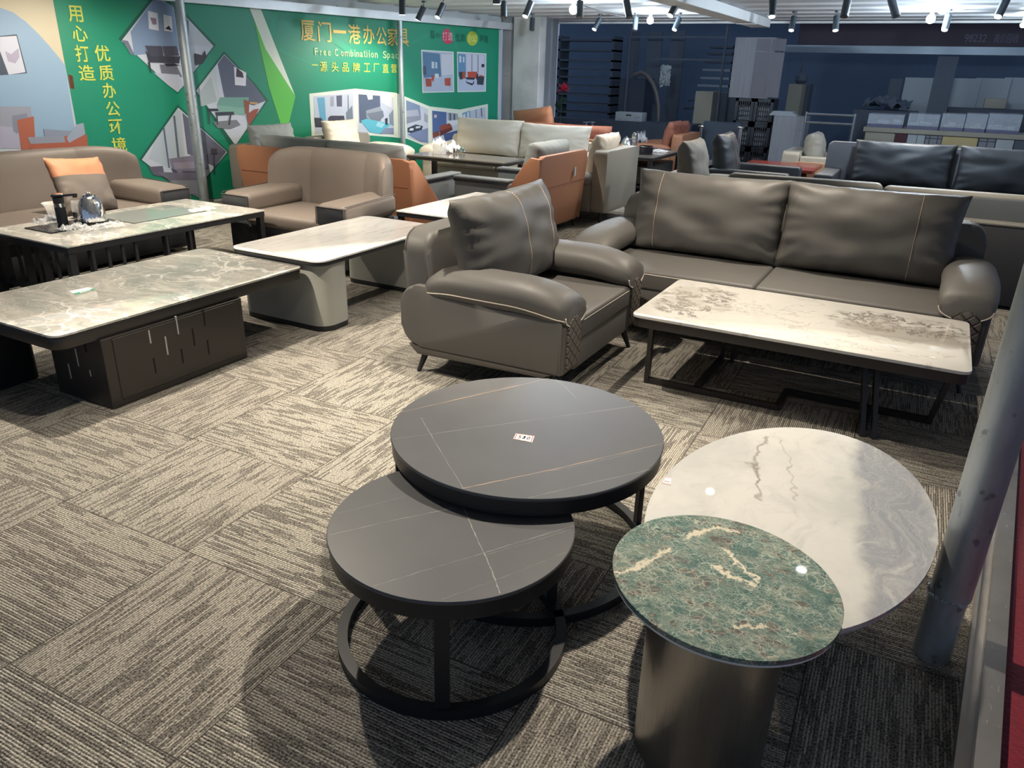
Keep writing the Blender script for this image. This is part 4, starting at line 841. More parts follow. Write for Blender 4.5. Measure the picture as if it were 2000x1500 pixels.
# tea set and wrapping on the kettle table
def clearm(name, tint=(0.93, 0.95, 0.97), rough=0.12, alpha=0.30):
    if name in _mc: return _mc[name]
    k = NB(name, rough); tr = k.n.new('ShaderNodeBsdfTransparent'); mx = k.n.new('ShaderNodeMixShader'); out = k.n['Material Output']
    k.b.inputs['Base Color'].default_value = (*tint, 1); mx.inputs[0].default_value = alpha
    k.put(mx.inputs[0], k.M('ADD', alpha*0.6, k.M('MULTIPLY', k.noise(k.obj(), 30, 3), alpha*0.9)))
    k.l.new(tr.outputs[0], mx.inputs[1]); k.l.new(k.b.outputs[0], mx.inputs[2]); k.l.new(mx.outputs[0], out.inputs[0]); _mc[name] = k.m; return k.m
CLEAR = clearm('clear_plastic_film'); CLEARG = clearm('clear_hard_plastic', (0.95, 0.93, 0.88), 0.08, 0.35)
def crumple(w_, d_, h_, seed, n=16):
    bm = B(); g = []
    for j in range(n+1):
        row = []
        for i in range(n+1):
            s, q = -1+2*i/n, -1+2*j/n; f = noise.noise(Vector((s*2.4+seed, q*2.4, seed*1.3))); f2 = noise.noise(Vector((s*6+seed, q*6, 3)))
            hh = max(0.0, (1-max(abs(s), abs(q))**2))*0.5+abs(f)*0.9+abs(f2)*0.5
            row.append(bm.verts.new((w_/2*(s+0.22*f2), d_/2*(q+0.25*f), 0.003+h_*hh)))
        g.append(row)
    for j in range(n):
        for i in range(n): bm.faces.new((g[j][i], g[j][i+1], g[j+1][i+1], g[j+1][i]))
    return bm
def tea_tray(z, loc, rz, w_, d_, label):
    bm = B(); rbox(bm, -w_/2, w_/2, -d_/2, d_/2, 0.0005, 0.008, 0.002, 1); o = obj('tea_tray', bm, STEEL_D, loc=(*loc, z)); o.rotation_euler[2] = math.radians(rz); return tag(o, label, 'tray')
tq = [P(x, y, z=zt) for x, y in ((62, 444), (160, 456), (232, 438))]; tc = (tq[0]+tq[2])/2
tea_tray(zt, (-5.22, 3.20), 0, 0.30, 0.50, 'black tea tray under the kettle on the left tea table')
CHR2 = NB('rippled_chrome', 0.12, 1.0); CHR2.base((0.85, 0.85, 0.86)); CHR2.bump(CHR2.noise(CHR2.mapv(CHR2.obj(), (1, 1, 0.25)), 38, 3), 0.9, 0.012); CHR2 = CHR2.m
def kettle(label, loc, s=1.0):
    t = thing('electric_kettle', label, 'kettle', loc)
    bm = B(); lathe(bm, [(0, 0), (0.088, 0), (0.09, 0.012), (0.084, 0.018), (0, 0.018)], 0, 0, 40); obj('kettle_base', bm, STEEL_D, t)
    bm = B(); lathe(bm, [(0.080, 0.018), (0.082, 0.03), (0.076, 0.07), (0.064, 0.12), (0.048, 0.152), (0.036, 0.164), (0.030, 0.166)], 0, 0, 48); rbox(bm, 0.04, 0.085, -0.010, 0.010, 0.125, 0.15, 0.008, 3, mat=T(0, 0, 0, 0, -25, 200)); obj('kettle_body', bm, CHR2, t, smooth=60)
    bm = B(); lathe(bm, [(0, 0.164), (0.036, 0.164), (0.034, 0.172), (0.012, 0.178), (0.014, 0.19), (0, 0.193)], 0, 0, 32); obj('kettle_lid', bm, CHROME, t, smooth=60)
    bm = B(); tube(bm, [(0.045, 0, 0.155), (0.085, 0, 0.158), (0.105, 0, 0.13), (0.10, 0, 0.075), (0.082, 0, 0.045)], 0.009, 10); obj('kettle_handle', bm, CHROME, t)
    t.scale = (s, s, s); return t
zk = zt+0.0085
q = P(183, 436, z=zk); kettle('shiny chrome kettle on the left tea table beside a black water tap', (q.x, q.y, zk), 1.15)
q = P(124, 441, z=zk); t = thing('water_dispenser', 'black column water dispenser with a side spout on the left tea table', 'water dispenser', (q.x, q.y, zk), rz=70)
bm = B(); lathe(bm, [(0, 0), (0.036, 0), (0.034, 0.006), (0.034, 0.13)], 0, 0, 32); lathe(bm, [(0.034, 0.155), (0.034, 0.195), (0, 0.195)], 0, 0, 32); obj('column', bm, BLK, t)
bm = B(); lathe(bm, [(0.0335, 0.13), (0.0335, 0.155)], 0, 0, 32); obj('chrome_band', bm, CHROME, t)
bm = B(); rbox(bm, -0.04, 0.12, -0.016, 0.016, 0.196, 0.212, 0.004, 2); rbox(bm, 0.09, 0.118, -0.014, 0.014, 0.184, 0.197, 0.004, 2); obj('spout', bm, [STEEL_D], t)
bm = B(); lathe(bm, [(0, 0.2125), (0.036, 0.2125), (0.034, 0.218), (0, 0.218)], 0, 0, 32); obj('tap_cap', bm, CHROME, t)
q = P(112, 430, z=zk); t = thing('tea_basin', 'clear flared basin behind the black water dispenser', 'basin', (q.x-0.08, q.y+0.04, zk))
bm = B(); lathe(bm, [(0.045, 0.001), (0.05, 0.05), (0.058, 0.085), (0.075, 0.11), (0.073, 0.111), (0.055, 0.085), (0.047, 0.05), (0.043, 0.003)], 0, 0, 40); obj('basin_wall', bm, CLEARG, t, smooth=60)
bm = B(); lathe(bm, [(0, 0.001), (0.047, 0.001), (0.049, 0.03), (0, 0.03)], 0, 0, 40); obj('basin_foot', bm, STEEL_D, t)
q = P(150, 428, z=zk); t = thing('steriliser_pot', 'glass pot with black base between dispenser and kettle', 'pot', (q.x-0.06, q.y+0.07, zk))
bm = B(); lathe(bm, [(0.05, 0.04), (0.052, 0.10), (0.048, 0.115), (0.046, 0.10), (0.046, 0.04)], 0, 0, 40); obj('pot_wall', bm, CLEARG, t, smooth=60)
bm = B(); lathe(bm, [(0, 0.0), (0.05, 0.0), (0.052, 0.04), (0, 0.04)], 0, 0, 40); obj('pot_base', bm, STEEL_D, t)
for i, (px_, py_, w_, d_, h_, lb) in enumerate(((100, 440, 0.16, 0.16, 0.07, 'crumpled clear wrap left of the black water dispenser'), (148, 452, 0.17, 0.15, 0.05, 'crumpled clear wrap in front of the black water dispenser'), (205, 446, 0.14, 0.26, 0.035, 'crumpled clear wrap in front of the chrome kettle'), (395, 409, 0.10, 0.22, 0.02, 'scrap of clear film at the corner of the glass plate'))):
    q = P(px_, py_, z=zk+(0.004 if i == 3 else 0)); o = obj('plastic_wrap', crumple(w_, d_, h_, 3.1*i+1), CLEAR, loc=(q.x, q.y, q.z if i < 3 else zt+0.004)); tag(o, lb, 'plastic wrap')
# ---------------------------------------------------------------- far dark tea tables
def dark_table(label, u0, u1, v0, v1, z):
    cx, cy = (u0+u1)/2, (v0+v1)/2; hx, hy = (u1-u0)/2, (v1-v0)/2
    t = thing('tea_table', label, 'tea table', (cx, cy, 0))
    bm = B(); rbox(bm, -hx, hx, -hy, hy, z-0.02, z, 0.003, 1); obj('stone_top', bm, STONE_D, t, smooth=0)
    bm = B(); rbox(bm, -hx+0.01, hx-0.01, -hy+0.01, hy-0.01, z-0.055, z-0.0205); obj('apron', bm, BLK2, t, smooth=0)
    for sx in (-1, 1):
        for sy in (-1, 1):
            bm = B(); bar(bm, (sx*(hx-0.05), sy*(hy-0.05), 0), (sx*(hx-0.05), sy*(hy-0.05), z-0.055), 0.055); obj('leg', bm, BLK2, t, smooth=0)
    bm = B(); rbox(bm, -hx+0.05, hx-0.05, -hy+0.06, hy-0.06, 0.10, 0.12); obj('lower_shelf', bm, BLK2, t, smooth=0)
    return t
dark_table('long dark stone tea table in front of the two-cushion beige sofa', -6.02, -4.60, 8.26, 8.86, 0.50)
T2 = dark_table('dark tea table with wrapped chrome set before the small orange sofa', -4.05, -3.30, 10.0, 11.35, 0.52)
bm = B(); rbox(bm, -0.3, 0.3, -0.5, 0.5, 0.135, 0.38, 0.01, 1); obj('drawer_unit', bm, BLK2, T2, smooth=0)
zf = 0.5005
q = P(858, 300, z=zf); t = thing('clear_bucket', 'clear plastic bucket full of wrapping on the long dark tea table', 'bucket', (q.x+0.02, q.y-0.02, zf))
bm = B(); lathe(bm, [(0.0, 0), (0.085, 0.0), (0.095, 0.15), (0.093, 0.15), (0.083, 0.004)], 0, 0, 40); obj('bucket_wall', bm, CLEARG, t, smooth=60)
bm = crumple(0.15, 0.15, 0.10, 4.4); bmesh.ops.translate(bm, verts=bm.verts, vec=(0, 0, 0.09)); obj('stuffed_film', bm, PAPER, t)
for i, (px_, py_, w_, d_, h_, lb) in enumerate(((882, 298, 0.20, 0.22, 0.12, 'tall heap of white plastic wrap beside the clear bucket'), (897, 299, 0.14, 0.14, 0.07, 'shiny crumpled silver wrap right of the clear bucket'))):
    q = P(px_, py_, z=zf); o = obj('plastic_wrap', crumple(w_, d_, h_, 7.7*i+2), [PAPER, CHROME][i], loc=(q.x, q.y, zf)); tag(o, lb, 'plastic wrap')
zf = 0.5205
q = P(1222, 293, z=zf); kettle('chrome kettle in clear wrap on the tea table before the orange sofa', (q.x, q.y, zf), 1.0)
q = P(1238, 292, z=zf); t = thing('water_dispenser', 'chrome column dispenser behind the far chrome kettle', 'water dispenser', (q.x, q.y, zf), rz=90)
bm = B(); rbox(bm, -0.035, 0.035, -0.035, 0.035, 0, 0.22, 0.01, 2); obj('column', bm, CHROME, t); bm = B(); rbox(bm, -0.03, 0.12, -0.02, 0.02, 0.221, 0.24, 0.005, 2); obj('spout', bm, CHROME, t)
q = P(1261, 301, z=zf); t = thing('steriliser_pot', 'low dark glass pot right of the far chrome dispenser', 'pot', (q.x, q.y, zf))
bm = B(); lathe(bm, [(0.0, 0), (0.09, 0.0), (0.095, 0.04), (0.09, 0.10), (0.086, 0.10), (0.086, 0.02), (0, 0.02)], 0, 0, 32); obj('pot_wall', bm, STEEL_D, t, smooth=60)
bm = B(); ringbar(bm, 0.084, 0.097, 0.10, 0.108, 32); obj('pot_rim', bm, CHROME, t, smooth=60)
q = P(1288, 297, z=zf); o = obj('plastic_wrap', crumple(0.24, 0.24, 0.03, 9.3), CLEAR, loc=(q.x, q.y, zf)); tag(o, 'flat clear film at the far end of the tea table before the orange sofa', 'plastic wrap')
q = P(1252, 282, z=zf); o = obj('plastic_wrap', crumple(0.16, 0.14, 0.2, 5.3), CLEAR, loc=(q.x-0.02, q.y+0.05, zf)); tag(o, 'stiff clear bag standing behind the chrome dispenser', 'plastic wrap')
# ---------------------------------------------------------------- seating helpers
def cushion(name, w_, h_, t_, mat4, mt, parent, stitch=(), seed=0, wr=0.012, concave=0.05, label=None, folds=5, sag=0.0, p=3.0):
    bm = pillow(w_, h_, t_, seed=seed, wr=wr, concave=concave, mat=mat4, folds=folds, sag=sag, p=p)
    c = obj(name, bm, mt, parent, smooth=70, label=label)
    if stitch:
        from mathutils.bvhtree import BVHTree
        inv = mat4.inverted(); me = c.data; tree = BVHTree.FromPolygons([v.co.copy() for v in me.vertices], [tuple(f.vertices) for f in me.polygons])
        sb = B(); dirv = (mat4.to_3x3() @ Vector((0, 1, 0))).normalized()
        for s in stitch:
            n = int(h_*2.2/0.024); pts = []
            for k in range(n+1):
                q = -0.93+1.86*k/n; o_ = mat4 @ Vector((w_/2*(s+0.10*math.copysign(1, s)*(1-q*q)*0.0), -t_, h_/2*q))
                h = tree.ray_cast(o_, dirv)
                if h[0] is not None: pts.append(h[0]-dirv*0.0015)
            for a, b in zip(pts, pts[1:]): bar(sb, a.lerp(b, 0.10), a.lerp(b, 0.68), 0.0028, 0.002)
        obj('stitching', sb, STITCH, c, smooth=0)
    return c
def splay_leg(parent, x, y, dx, dy, h=0.15, r0=0.024, r1=0.011, mt=None):
    bm = B(); tube(bm, [(x, y, h+0.012), (x+dx, y+dy, 0.0)], [r0, r1], 10); obj('leg', bm, mt or BLK, parent)
def puffy_arm(name, x, y0, y1, zt, w_, th, mt, parent, out, pipe=True, droop=0.07):
    """padded arm rest running front (y0) to back (y1), falling towards the front"""
    secs = []; N = 16
    for k in range(N+1):
        a = k/N; y = y0+(y1-y0)*a; e = (1-abs(2*a-1)**6)**0.5 if 0 < a < 1 else 0.22
        e = max(e, 0.25); fall = droop*max(0, 1-a/0.38)**1.8 + 0.03*max(0, (a-0.75)/0.25)**2
        secs.append(((x+out*0.012*math.sin(a*pi), y, zt-th/2-fall), w_/2*(0.80+0.20*e), th/2*(0.55+0.45*e)))
    bm = B(); rings = loft(bm, secs, 24, p=2.3)
    path = []
    kk = 13 if out < 0 else 23
    path = [r[kk].co.copy() for r in rings]
    o_ = obj(name, bm, mt, parent, smooth=70)
    if pipe:
        pb = B(); tube(pb, path, 0.0035, 6); fr = rings and [v for v in []]
        c, a_, b_ = secs[0]; ring = []
        for k in range(25):
            t_ = pi+pi*k/24; ring.append((c[0]+a_*1.04*math.cos(t_), c[1]-0.002, c[2]+b_*1.04*math.sin(t_)))
        tube(pb, ring, 0.0035, 6); obj('piping', pb, PIPE, o_)
    return o_
def quiltm():
    k = NB('quilted_leather', 0.5, 0, 0.4); o = k.obj(); x, y, z = k.sep(o)[:3]
    def tri(v): 
        f = k.M('SUBTRACT', v, k.M('FLOOR', v)); return k.M('ABSOLUTE', k.M('SUBTRACT', f, 0.5))
    a = tri(k.M('MULTIPLY', k.M('ADD', k.M('MULTIPLY', x, 0.9), z), 17)); b = tri(k.M('MULTIPLY', k.M('SUBTRACT', k.M('MULTIPLY', x, 0.9), z), 17))
    h = k.M('MINIMUM', k.step(a, 0.0, 0.16), k.step(b, 0.0, 0.16)); k.base(k.mix(h, (0.06, 0.052, 0.045), (0.105, 0.092, 0.08)))
    return k.bump(h, 0.9, 0.012).m
QUILT = quiltm()
def lounge_a(name, label, cat, loc, rz, W, D, cush):
    """padded leather lounge: flared side panels, drooping arm pads, quilted arm fronts"""
    t = thing(name, label, cat, loc, rz); h = W/2; y0, y1 = -D/2, D/2
    bm = B(); rbox(bm, -h+0.12, h-0.12, y0+0.02, y1-0.05, 0.155, 0.33, 0.02, 2); obj('base', bm, TAUPE_D, t)
    n = len(cush) if W > 1.5 else 1; sw = (W-0.40)/n
    for i in range(n):
        a = -h+0.20+i*sw; bm = B(); rbox(bm, a+0.0005, a+sw-0.0005, y0-0.015, y1-0.20, 0.30, 0.425, 0.022, 4)
        for v in bm.verts:
            if v.co.z > 0.37:
                sx = (v.co.x-a-sw/2)/(sw/2); sy = (v.co.y-(y0+y1-0.2)/2)/(D/2); v.co.z += 0.016*max(0, 1-sx*sx)*max(0, 1-sy*sy)
        s = obj('seat', bm, TAUPE, t, smooth=50); pb = B(); tube(pb, [(a+0.03, y0-0.014, 0.402), (a+sw-0.03, y0-0.014, 0.402)], 0.003, 6); obj('piping', pb, PIPE, s)
    bm = B(); rbox(bm, -h+0.16, h-0.16, y0-0.005, y0+0.05, 0.15, 0.31, 0.012, 2); obj('front_rail', bm, TAUPE, t)
    for s in (-1, 1):
        xo = s*h; xi = s*(h-0.13); bm = B()
        prof = [(y0+0.02, 0.165), (y1-0.03, 0.165), (y1+0.01, 0.24), (y1+0.015, 0.42), (y1-0.03, 0.50), (y1-0.12, 0.505), (y0+0.10, 0.485), (y0+0.03, 0.47), (y0+0.005, 0.43)]
        prof = [(y0+0.005, 0.165), (y1-0.10, 0.165)]+[(y1-0.10+0.115*math.sin(q*pi/16), 0.27-0.105*math.cos(q*pi/16)) for q in range(1, 9)]+[(y1-0.10+0.115*math.cos(q*pi/16), 0.40+0.10*math.sin(q*pi/16)) for q in range(0, 9)]+[(y0+0.10, 0.485), (y0+0.03, 0.478), (y0+0.005, 0.46)]; prism(bm, prof, 'x', min(xo, xi), max(xo, xi), 0.016, 3); obj('side_panel', bm, TAUPE, t, smooth=50)
        bm = B(); prism(bm, [(y0+0.03, 0.168), (y1-0.02, 0.168), (y1-0.08, 0.115), (y0+0.10, 0.135)], 'x', min(s*(h-0.004), xi), max(s*(h-0.004), xi), 0.012, 2); obj('lower_rail', bm, TAUPE_D, t)
        # arched quilted arm front with a welt
        xa, xb = s*(h-0.21), s*(h-0.015); xl, xr = min(xa, xb), max(xa, xb); A = [(xl, 0.17), (xr, 0.17)]+[(xr-0.004+(-0.0), 0.40)]+[((xl+xr)/2+(xr-xl)/2*math.cos(q*pi/10), 0.40+0.085*math.sin(q*pi/10)) for q in range(1, 10)]+[(xl, 0.40)]
        bm = B(); prism(bm, A, 'y', y0-0.012, y0+0.10, 0.010, 3); o_ = obj('arm_front', bm, TAUPE_D, t, smooth=50)
        m_ = ((xl+xr)/2, 0.30); A2 = [(m_[0]+(x-m_[0])*0.78, m_[1]+(z-m_[1])*0.84) for x, z in A]
        bm = B(); prism(bm, A2, 'y', y0-0.022, y0-0.008, 0.006, 2); obj('quilted_panel', bm, QUILT, o_, smooth=40)
        puffy_arm('armrest', s*(h-0.125), y0-0.015, y1-0.14, 0.61, 0.285, 0.185, TAUPE, t, s, droop=0.05)
        splay_leg(t, s*(h-0.10), y0+0.07, s*0.05, -0.05); splay_leg(t, s*(h-0.10), y1-0.10, s*0.055, -0.0+0.04)
    bm = B(); pr_ = rrect(-h+0.05, h-0.05, 0.17, 0.765, 0.11, 8); prism(bm, pr_, 'y', y1-0.16, y1+0.0, 0.035, 4)
    for v in bm.verts: v.co.y += max(0, v.co.z-0.4)*0.10
    o_ = obj('back_shell', bm, TAUPE, t, smooth=50)
    pb = B(); tube(pb, [(x, y1-0.012+max(0, z-0.4)*0.10, z) for x, z in [(a*0.992, 0.47+(b-0.47)*0.985) for a, b in pr_]], 0.0045, 6, closed=True); obj('piping', pb, TAUPE_D, o_)
    for i, (x, w_, st) in enumerate(cush):
        cushion('back_cushion', w_, 0.54, 0.27, T(x, y1-0.33, 0.685, -13, 0, 0), TAUPE, t, st, seed=i*2+len(cush), wr=0.016)
    return t
lounge_a('armchair', 'taupe leather armchair with stitched back cushion and quilted arm fronts, behind the black round tables', 'armchair', (-1.865, 3.675, 0), 90, 1.10, 0.93, [(0.0, 1.02, (-0.02, 0.62))])
lounge_a('sofa', 'long taupe leather sofa with two big back cushions behind the veined white table', 'sofa', (-0.775, 4.915, 0), 0, 2.38, 0.97, [(-0.49, 1.02, (-0.62,)), (0.49, 1.02, (0.52,))])
# ---------------------------------------------------------------- brown wing-back seats
def loftx(bm, secs, n=24, p=3.2):
    rings = []
    for x, yc, zc, a, b, tilt in secs:
        ring = []
        for k in range(n):
            t_ = 2*pi*k/n; ct, st = math.cos(t_), math.sin(t_); yy = a*math.copysign(abs(ct)**(2/p), ct); zz = b*math.copysign(abs(st)**(2/p), st)
            ring.append(bm.verts.new((x, yc+yy+zz*tilt, zc+zz)))
        rings.append(ring)
    for A, C in zip(rings, rings[1:]):
        for k in range(n): bm.faces.new((A[k], A[(k+1) % n], C[(k+1) % n], C[k]))
    bm.faces.new(rings[0]); bm.faces.new(rings[-1]); bmesh.ops.recalc_face_normals(bm, faces=bm.faces[:])
def wing_seat(name, label, cat, loc, rz, W, D, top, wing=0.33):
    t = thing(name, label, cat, loc, rz); h = W/2; y0, y1 = -D/2, D/2
    bm = B(); rbox(bm, -h+0.03, h-0.03, y0+0.03, y1-0.06, 0.03, 0.36, 0.02, 2); obj('base', bm, CHAR, t)
    bm = B(); rbox(bm, -h+0.22, h-0.22, y0, y1-0.25, 0.30, 0.415, 0.04, 4)
    for v in bm.verts:
        if v.co.z > 0.36: v.co.z += 0.035*max(0, 1-(v.co.x/(h-0.2))**2)*max(0, 1-((v.co.y+0.1)/(D/2))**2)
    s = obj('seat', bm, BROWN, t, smooth=50)
    pb = B(); tube(pb, [(-h+0.23, y0+0.004, 0.365), (h-0.23, y0+0.004, 0.365)], 0.004, 6); obj('piping', pb, PIPE, s)
    c = h-wing
    def sec(x):
        f = abs(x)/h; yc = y1-0.14-0.20*max(0, (f-0.45)/0.55)**1.8; z1 = top-0.05*max(0, (f-0.7)/0.3)**2; ed = 1-0.12*max(0, (f-0.93)/0.07)
        return (x, yc, (z1+0.28)/2, 0.10*ed, (z1-0.28)/2*ed, 0.10)
    def panel(nm, a, b):
        bm = B(); N = 12; ss = []
        for k in range(N+1):
            x = a+(b-a)*k/N; q = sec(x); e = min(1, 0.90+0.10*(min(k, N-k)/2)); ss.append((q[0], q[1], q[2], q[3]*e, q[4]*(1-0.012*(1-min(1, min(k, N-k)/2))), q[5]))
        loftx(bm, ss); return obj(nm, bm, BROWN, t, smooth=60)
    panel('backrest', -c, c); panel('wing_panel', -h+0.01, -c); panel('wing_panel', c, h-0.01)
    if W > 1.8:
        for v in (-c*0.33, c*0.33):
            pass
    for s in (-1, 1):
        xa, xb = s*(h-0.27), s*(h+0.03); bm = B(); rbox(bm, min(xa, xb), max(xa, xb), y0-0.01, y1-0.24, 0.39, 0.555, 0.05, 5)
        for v in bm.verts: v.co.z += 0.03*(v.co.y-y0)/D
        a_ = obj('armrest', bm, BROWN, t, smooth=50)
        bm = B(); rbox(bm, min(xa, xb)+0.012, max(xa, xb)-0.012, y0-0.016, y0+0.02, 0.395, 0.535, 0.012, 2); obj('arm_end_panel', bm, CHAR, a_, label='charcoal end panel of the arm'); pb = B(); l_, r_ = min(xa, xb)+0.012, max(xa, xb)-0.012; tube(pb, [(l_, y0-0.017, 0.40), (l_, y0-0.017, 0.535), (r_, y0-0.017, 0.535), (r_, y0-0.017, 0.40)], 0.004, 6); tube(pb, [(s*(h+0.022), y0+0.0, 0.548), (s*(h+0.022), y1-0.26, 0.575)], 0.004, 6); obj('piping', pb, TAUPE_D, a_)
        bm = B(); xc, xd = s*(h-0.22), s*(h+0.005); rbox(bm, min(xc, xd), max(xc, xd), y0+0.02, y1-0.25, 0.05, 0.40, 0.02, 2); obj('side_panel', bm, CHAR, t)
    return t
wing_seat('armchair', 'brown leather wing-back armchair with charcoal base, left of the orange sofa back', 'armchair', (-4.51, 4.93, 0), 0, 1.26, 0.89, 0.875)
wing_seat('sofa', 'brown leather sofa with curved back behind the kettle table at the left edge', 'sofa', (-6.10, 3.38, 0), 90, 2.25, 0.95, 0.85, 0.45)
t = thing('throw_pillow', 'brown pillow with an orange leather top band, on the left sofa', 'pillow', (-5.84, 3.72, 0.425), rz=96)
M4 = T(0, 0, 0.20, -22, 4, 0); bm = pillow(0.48, 0.44, 0.15, wr=0.010, mat=M4, seed=5)
for f in bm.faces:
    if (M4.inverted() @ f.calc_center_median()).z > 0.07: f.material_index = 1
obj('pillow_cover', bm, [BROWN, TANO], t, smooth=70)
# ---------------------------------------------------------------- orange shell seats with grey arms
def shell_seat(name, label, cat, loc, rz, W, D, ncush, top=0.78, ch=0.42):
    t = thing(name, label, cat, loc, rz); h = W/2; y0, y1 = -D/2, D/2
    bm = B(); pr_ = rrect(-h+0.0, h-0.0, 0.09, top, 0.09, 6); prism(bm, pr_, 'y', y1-0.055, y1, 0.014, 3)
    for v in bm.verts: v.co.y += (v.co.z-0.1)*0.09; v.co.x *= 1+0.05*(v.co.z-0.3)
    ORS = ORANGE; bs = obj('back_shell', bm, ORS, t, smooth=50)
    sb = B(); tube(sb, [(-h+0.02, y1+0.0385, 0.50), (h-0.02, y1+0.0385, 0.50)], 0.0025, 5); obj('seam', sb, RUST, bs)
    for s in (-1, 1):
        bm = B(); P_ = [(y1+0.055, top-0.02), (y1-0.05, top-0.01), (y1-0.13, top-0.09), (y1-0.25, 0.50), (y1-0.52, 0.24), (y1-0.56, 0.10), (y1, 0.09)]
        xa, xb = s*(h-0.045), s*(h+0.012); prism(bm, P_, 'x', min(xa, xb), max(xa, xb), 0.012, 2); o_ = obj('shell_wing', bm, ORS, t, smooth=40)
        xa, xb = s*(h-0.17), s*(h-0.0455); bm = B(); rbox(bm, min(xa, xb), max(xa, xb), y0-0.0, y1-0.16, 0.12, 0.525, 0.02, 3); ar = obj('armrest', bm, GREYB, t, smooth=50)
        bm = B(); rbox(bm, min(xa, xb)-0.004, max(xa, xb)+0.004, y0-0.006, y1-0.30, 0.526, 0.556, 0.012, 3); obj('arm_pad', bm, GREYB, ar)
        bm = B(); rbox(bm, min(xa, xb)-0.007, max(xa, xb)+0.007, y0-0.003, y1-0.32, 0.506, 0.528, 0.004, 2); obj('chrome_trim', bm, CHROME if 0 else STEEL_D, ar, label='glossy black trim strip under the arm pad')
        splay_leg(t, s*(h-0.09), y0+0.09, 0, 0, 0.12, 0.016, 0.010); splay_leg(t, s*(h-0.05), y1-0.06, 0, 0.02, 0.10, 0.016, 0.010)
    bm = B(); rbox(bm, -h+0.17, h-0.17, y0+0.02, y1-0.06, 0.12, 0.30, 0.02, 2); obj('base', bm, GREYB, t)
    n = ncush; sw = (W-0.36)/n
    for i in range(n):
        a = -h+0.18+i*sw; bm = B(); rbox(bm, a, a+sw-0.004, y0-0.01, y1-0.08, 0.30, 0.44, 0.04, 4); obj('seat', bm, GREYB, t, smooth=50)
        cushion('back_cushion', sw+0.02, ch+0.03, 0.22, T(a+sw/2, y1-0.16, top-0.11, -12, 0, 0), GREYC, t, seed=i+3, wr=0.010, concave=0.02, p=5)
    return t
shell_seat('sofa', 'long orange-shelled sofa with grey cushions seen from behind the brown armchair', 'sofa', (-5.34, 6.36, 0), 180, 2.18, 0.93, 2, 0.755, 0.40)
o = shell_seat('armchair', 'tall orange-backed armchair with grey arms, turned away beside the square white table', 'armchair', (-3.745, 7.06, 0), -90, 1.10, 0.93, 1, 0.80, 0.40)
bm = B(); rbox(bm, -0.016, 0.016, -0.002, 0.002, -0.045, 0.045, 0.003, 1); lb = obj('hang_tag', bm, plain('pale_blue_tag', (0.45, 0.55, 0.62), 0.5)); lb.parent = o; lb.location = (-0.24, 0.93/2+0.062, 0.60)
# ---------------------------------------------------------------- general upholstered seat
def boxy(name, label, cat, loc, rz, W, D, body, seatm, cm, top=0.72, arm=0.58, aw=0.16, cush=(), puffy=True, legs=0.13, bt=0.16, seat_z=0.42, n=1, rail=None, armm=None):
    t = thing(name, label, cat, loc, rz); h = W/2; y0, y1 = -D/2, D/2; armm = armm or body
    bm = B(); rbox(bm, -h+0.03, h-0.03, y0+0.03, y1-0.03, legs, seat_z-0.13, 0.015, 2); obj('base', bm, body, t)
    sw = (W-2*aw)/n
    for i in range(n):
        a = -h+aw+i*sw; bm = B(); rbox(bm, a+0.001, a+sw-0.002, y0-0.005, y1-bt-0.002, seat_z-0.129, seat_z, 0.035, 3); obj('seat', bm, seatm, t, smooth=50)
    bm = B(); prism(bm, rrect(-h, h, legs, top, 0.05, 5), 'y', y1-bt, y1, 0.02, 3); bk = obj('backrest', bm, body, t, smooth=50)
    if rail: 
        bm = B(); rbox(bm, -h+0.01, h-0.01, y1-bt+0.01, y1+0.004, top-0.015, top+0.006, 0.008, 2); obj('edge_strip', bm, rail, bk)
    for s in (-1, 1):
        xa, xb = s*(h-aw), s*h; bm = B(); rbox(bm, min(xa, xb)+0.002, max(xa, xb)-0.002, y0, y1-bt-0.002, legs, (arm-0.11) if puffy else arm, 0.025, 3); ar = obj('side_panel', bm, body, t, smooth=50)
        if puffy: puffy_arm('armrest', s*(h-aw/2), y0-0.03, y1-bt-0.01, arm, aw*1.45, 0.14, armm, t, s, pipe=False, droop=0.03)
        if legs > 0.04:
            splay_leg(t, s*(h-0.08), y0+0.08, s*0.02, -0.02, legs); splay_leg(t, s*(h-0.08), y1-0.08, s*0.02, 0.02, legs)
    for i, (x, w_, hh, tt, zc, lean, st) in enumerate(cush):
        cushion('back_cushion', w_, hh, tt, T(x, y1-bt-tt*0.45, zc, -lean, 0, 0), cm, t, st, seed=i*3+int(W*10), wr=0.016, concave=0.04)
    return t
boxy('armchair', 'warm grey boxy armchair with beige pillow, seen from behind next to the tall orange chair', 'armchair', (-3.50, 8.19, 0), -90, 0.96, 0.92, GREYW, GREYW, BEIGE, 0.775, 0.55, 0.17, [(0.0, 0.62, 0.46, 0.20, 0.70, 14, ())])
boxy('sofa', 'beige leather sofa with two plump cushions behind the long dark tea table', 'sofa', (-5.12, 9.46, 0), 0, 2.36, 0.95, BEIGE, BEIGE, BEIGE, 0.66, 0.57, 0.17, [(-0.50, 1.08, 0.50, 0.26, 0.655, 12, ()), (0.52, 1.06, 0.48, 0.25, 0.645, 12, ())], n=2)
boxy('armchair', 'beige armchair with square pillow and long puffy arm, against the banner wall', 'armchair', (-6.62, 8.05, 0), 90, 1.12, 0.86, GREYW, BEIGE, BEIGE, 0.70, 0.60, 0.19, [(-0.12, 0.62, 0.46, 0.20, 0.67, 14, ())], armm=BEIGE)
boxy('armchair', 'grey armchair with rounded back cushion behind the left end of the orange sofa', 'armchair', (-6.86, 6.93, 0), 90, 0.92, 0.80, GREYW, GREYW, GREYC, 0.66, 0.56, 0.14, [(0.0, 0.70, 0.44, 0.20, 0.66, 8, ())])
